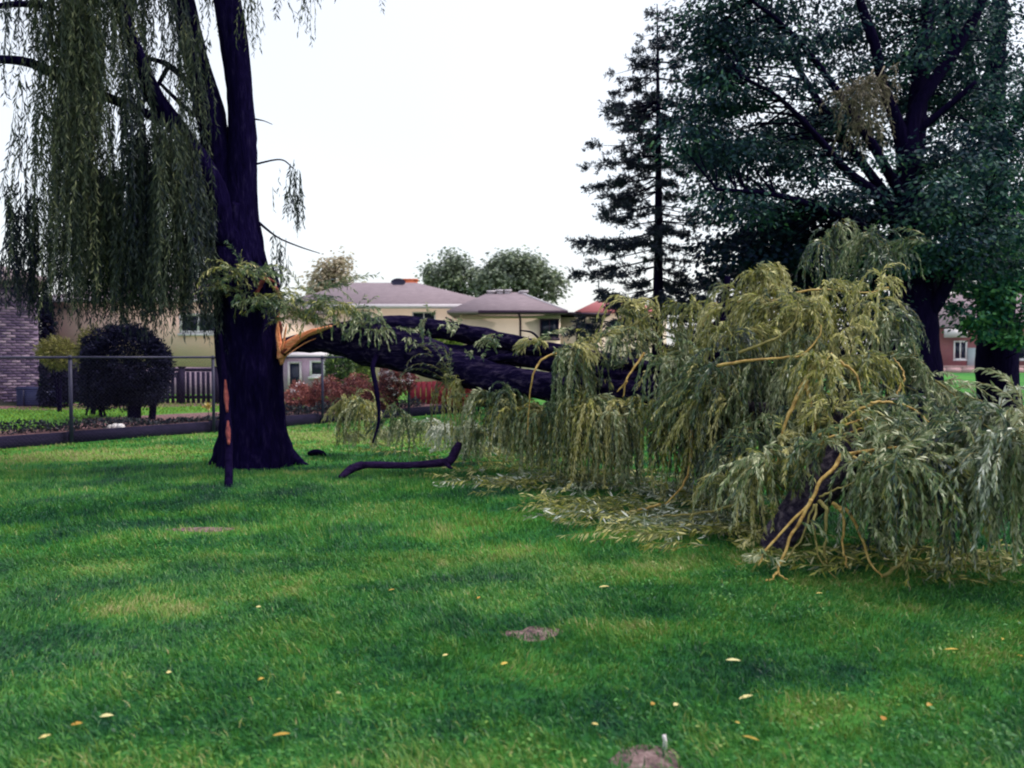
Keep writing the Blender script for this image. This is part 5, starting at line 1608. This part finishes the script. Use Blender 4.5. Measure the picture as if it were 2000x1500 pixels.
for (x, z) in ((-.95, 4.42), (-.55, 4.46), (-.2, 4.46), (.55, 4.42)):
    b = Buf().box(x - .14, x + .14, 36.7, 36.95, z - .15, z + .02)
    b.box(x - .2, x + .2, 36.64, 37.0, z + .02, z + .10)
    b.obj("roof_vent", M['gutter'], t)
hv = Buf()
tube(hv, [(2.25, 33.56, 3.44), (.32, 36.97, 4.47)], [.045, .045], 5)
hv.obj("hip_cap", M['gutter'], t)

# red roofed house beyond
t = thing("red_roof_house", "house with a red roof showing behind the spruce's lowest branches", "house", (6.0, 50, 0))
Buf().box(4.2, 9.6, 50, 57, 0, 4.2).obj("wall", M['cream_paint'], t)
hip_roof(3.9, 9.9, 49.6, 57.4, 4.3, 5.6, 7.6, 53.5, 5.2).obj("roof", M['red_roof'], t)

# house across the green, far right
QY = 80.0
t = thing("red_brick_house", "distant red brick house across the grass at the far right", "house", (50, QY, 0))
Buf().box(40, 64, QY, QY + 10, 0, 4.3).obj("wall", M['red_brick'], t)
hip_roof(39.4, 64.6, QY - .8, QY + 10.8, 4.5, 46, 58, QY + 5, 8.2).obj("roof", M['shingle'], t)
x0, x1 = U(1862, 680, QY)[0], U(1888, 680, QY)[0]
window(t, x0, x1, QY - .022, 1.2, 3.1, fw=.14, mull=1)
x0 = U(1889, 680, QY)[0]
Buf().box(x0, x0 + 1.1, QY - .16, QY - .003, .15, 2.4).obj("door", M['grey_door'], t)
Buf().box(x0 - 2.4, x0 + 2.2, QY - 1.8, QY - .2, 0, .16).obj("porch_step", M['kerb'], t)
window(t, U(1985, 680, QY)[0], U(2020, 680, QY)[0], QY - .022, 1.2, 3.1, fw=.14, mull=1)
Buf().box(U(1835, 650, QY)[0], U(1880, 650, QY)[0], QY - .9, QY - .81, 3.4, 4.25).obj("gable_board", M['gutter'], t)
b = Buf().box(38, 62, 76, 76.35, 0, .42)
t = thing("low_wall", "low pinkish stone wall at the far edge of the grass", "wall", (48, 76, 0))
for k in range(16):
    Buf().box(38 + k * 1.5 + .01, 39.5 + k * 1.5 - .01, 76, 76.35, 0, .52 + .02 * math.sin(k * 3)).obj("stone_block", M['kerb'], t)
Buf().box(38, 62, 75.95, 76.4, .545, .66).obj("coping", M['kerb'], t)
struct(Buf().add([(30, 76.5, .004), (70, 76.5, .004), (70, 79, .004), (30, 79, .004)], [(0, 1, 2, 3)]).obj("path", M['asphalt']))


rng = np.random.default_rng(1007)
# ------------------------------------------------------------------ trees beyond the houses
def far_tree(label, blobs, d, mat, n, L, tone, seed, trunk_px, group="trees beyond the houses"):
    x0 = U(trunk_px, 600, d)[0]
    t = thing("far_tree", label, "tree", (x0, d, 0), group)
    b = Buf()
    ce = []
    for (px, py, rx, rz, m) in blobs:
        c = U(px, py, d)
        sx, sz = rx * d / FPX, rz * d / FPX
        u = rand_dir(m) * np.cbrt(rng.uniform(.2, 1, (m, 1)))
        q = c + u * np.array([sx, sx * .8, sz])
        ce.append(q)
        tube(b, [(x0, d, 1.5), (c[0] * .5 + x0 * .5, d, c[2] * .6), c], [.18, .1, .03], 6, 10)
    tube(b, [(x0, d, -.1), (x0, d, 3.2)], [.3, .2], 10, 8)
    ce = np.concatenate(ce)
    for q in ce[::5]:
        tube(b, [(x0, d, max(q[2] - 2.2, 2.5)), (np.array([x0, d, q[2] - .6]) + q) / 2, q], [.07, .04, .012], 4, 6, cap=False)
    b.obj("trunk", M['dark_bark'], t)
    b = Buf()
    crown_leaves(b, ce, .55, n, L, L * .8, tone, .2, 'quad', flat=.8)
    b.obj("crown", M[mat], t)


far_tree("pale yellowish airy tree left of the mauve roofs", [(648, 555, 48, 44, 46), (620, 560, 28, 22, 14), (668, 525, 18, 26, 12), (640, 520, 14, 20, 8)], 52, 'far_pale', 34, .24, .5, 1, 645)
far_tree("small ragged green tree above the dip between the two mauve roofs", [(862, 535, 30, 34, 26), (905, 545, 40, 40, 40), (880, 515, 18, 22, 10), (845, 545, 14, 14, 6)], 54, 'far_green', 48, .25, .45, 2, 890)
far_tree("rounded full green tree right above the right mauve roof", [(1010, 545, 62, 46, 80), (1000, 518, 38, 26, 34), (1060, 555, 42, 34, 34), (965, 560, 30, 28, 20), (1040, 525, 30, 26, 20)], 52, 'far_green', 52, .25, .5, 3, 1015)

rng = np.random.default_rng(1008)
# ------------------------------------------------------------------ leaves lying on the lawn
LV = [
    (1180, 1155, .08, .022, 90, .75, "pale yellow fallen leaf on the grass left of the orange shoots"), (1432, 1303, .085, .026, 110, 1.0, "cream white fallen leaf lying flat in the open lawn"),
    (1858, 1279, .085, .016, 100, .35, "slim bright yellow fallen leaf at the right side of the lawn"), (1457, 1376, .085, .020, 70, .85, "pale yellow fallen leaf pointing up to the right on the lawn"),
    (1466, 1458, .085, .018, 135, .3, "bright yellow fallen leaf near the bare soil and pale stick"), (550, 1454, .085, .020, 85, .2, "golden yellow fallen leaf at the bottom left of the lawn"),
    (208, 1417, .07, .026, 90, .95, "whitish fallen leaf in the lower left corner of the lawn"), (1725, 1417, .04, .03, 30, .0, "small orange brown fallen leaf on the right lawn"),
]
SMALL = [(1320, 1393), (150, 1433), (510, 1343), (505, 1197), (870, 1295), (985, 1312), (1958, 1258), (1992, 1292), (1815, 1390), (765, 1162), (1275, 1392), (1440, 1428), (88, 1458), (430, 940), (1162, 1433), (935, 1178), (1600, 1168), (330, 1330)]


def fallen_leaf(px, py, L, W, ang, tone, label):
    c = GP(px, py)
    c[2] = float(ground_z(c[:1], c[1:2])[0]) + .032
    b = Buf()
    a = R(90 - ang)
    D = np.array([[math.cos(a), math.sin(a), .08]])
    N = np.array([[.1, -.25, 1.0]])
    Lh = L
    S = unit(np.cross(unit(D), N))
    Nn = np.cross(S, unit(D))
    v, q = [], []
    for k, (t_, w_) in enumerate(((0, .08), (.2, .7), (.45, 1), (.7, .75), (.9, .3), (1, .03))):
        m = unit(D)[0] * (t_ - .5) * Lh + Nn[0] * (-.18 * Lh * (t_ - .5) ** 2)
        v += [m - S[0] * W * .5 * w_ + Nn[0] * W * .12 * w_, m, m + S[0] * W * .5 * w_ + Nn[0] * W * .12 * w_]
    for k in range(5):
        q += [(k * 3, k * 3 + 1, k * 3 + 4, k * 3 + 3), (k * 3 + 1, k * 3 + 2, k * 3 + 5, k * 3 + 4)]
    o = b.add(np.array(v), q, None, tone).obj("fallen_leaf", M['leaf_yellow'])
    o.location = c
    tag(o, label, "leaf", "fallen leaves on the lawn")


for a in LV:
    fallen_leaf(a[0], a[1], a[2] * .85, a[3] * .85, *a[4:])
for (px, py) in SMALL:
    fallen_leaf(px, py, rng.uniform(.022, .045), rng.uniform(.012, .022), rng.uniform(30, 150), rng.uniform(.1, .9), "small yellowish fallen leaf scattered on the mown grass")
c = GP(1297, 1468)
b = Buf()
tube(b, [c + np.array([0, 0, -.01]), c + np.array([.004, 0, .03]), c + np.array([0, 0.004, .062])], [.010, .009, .007], 8, 8, rough=.15, seed=9)
tag(b.obj("pale_stick", M['stone'], smooth=True), "short pale stick standing up at the edge of the bare soil", "stick")
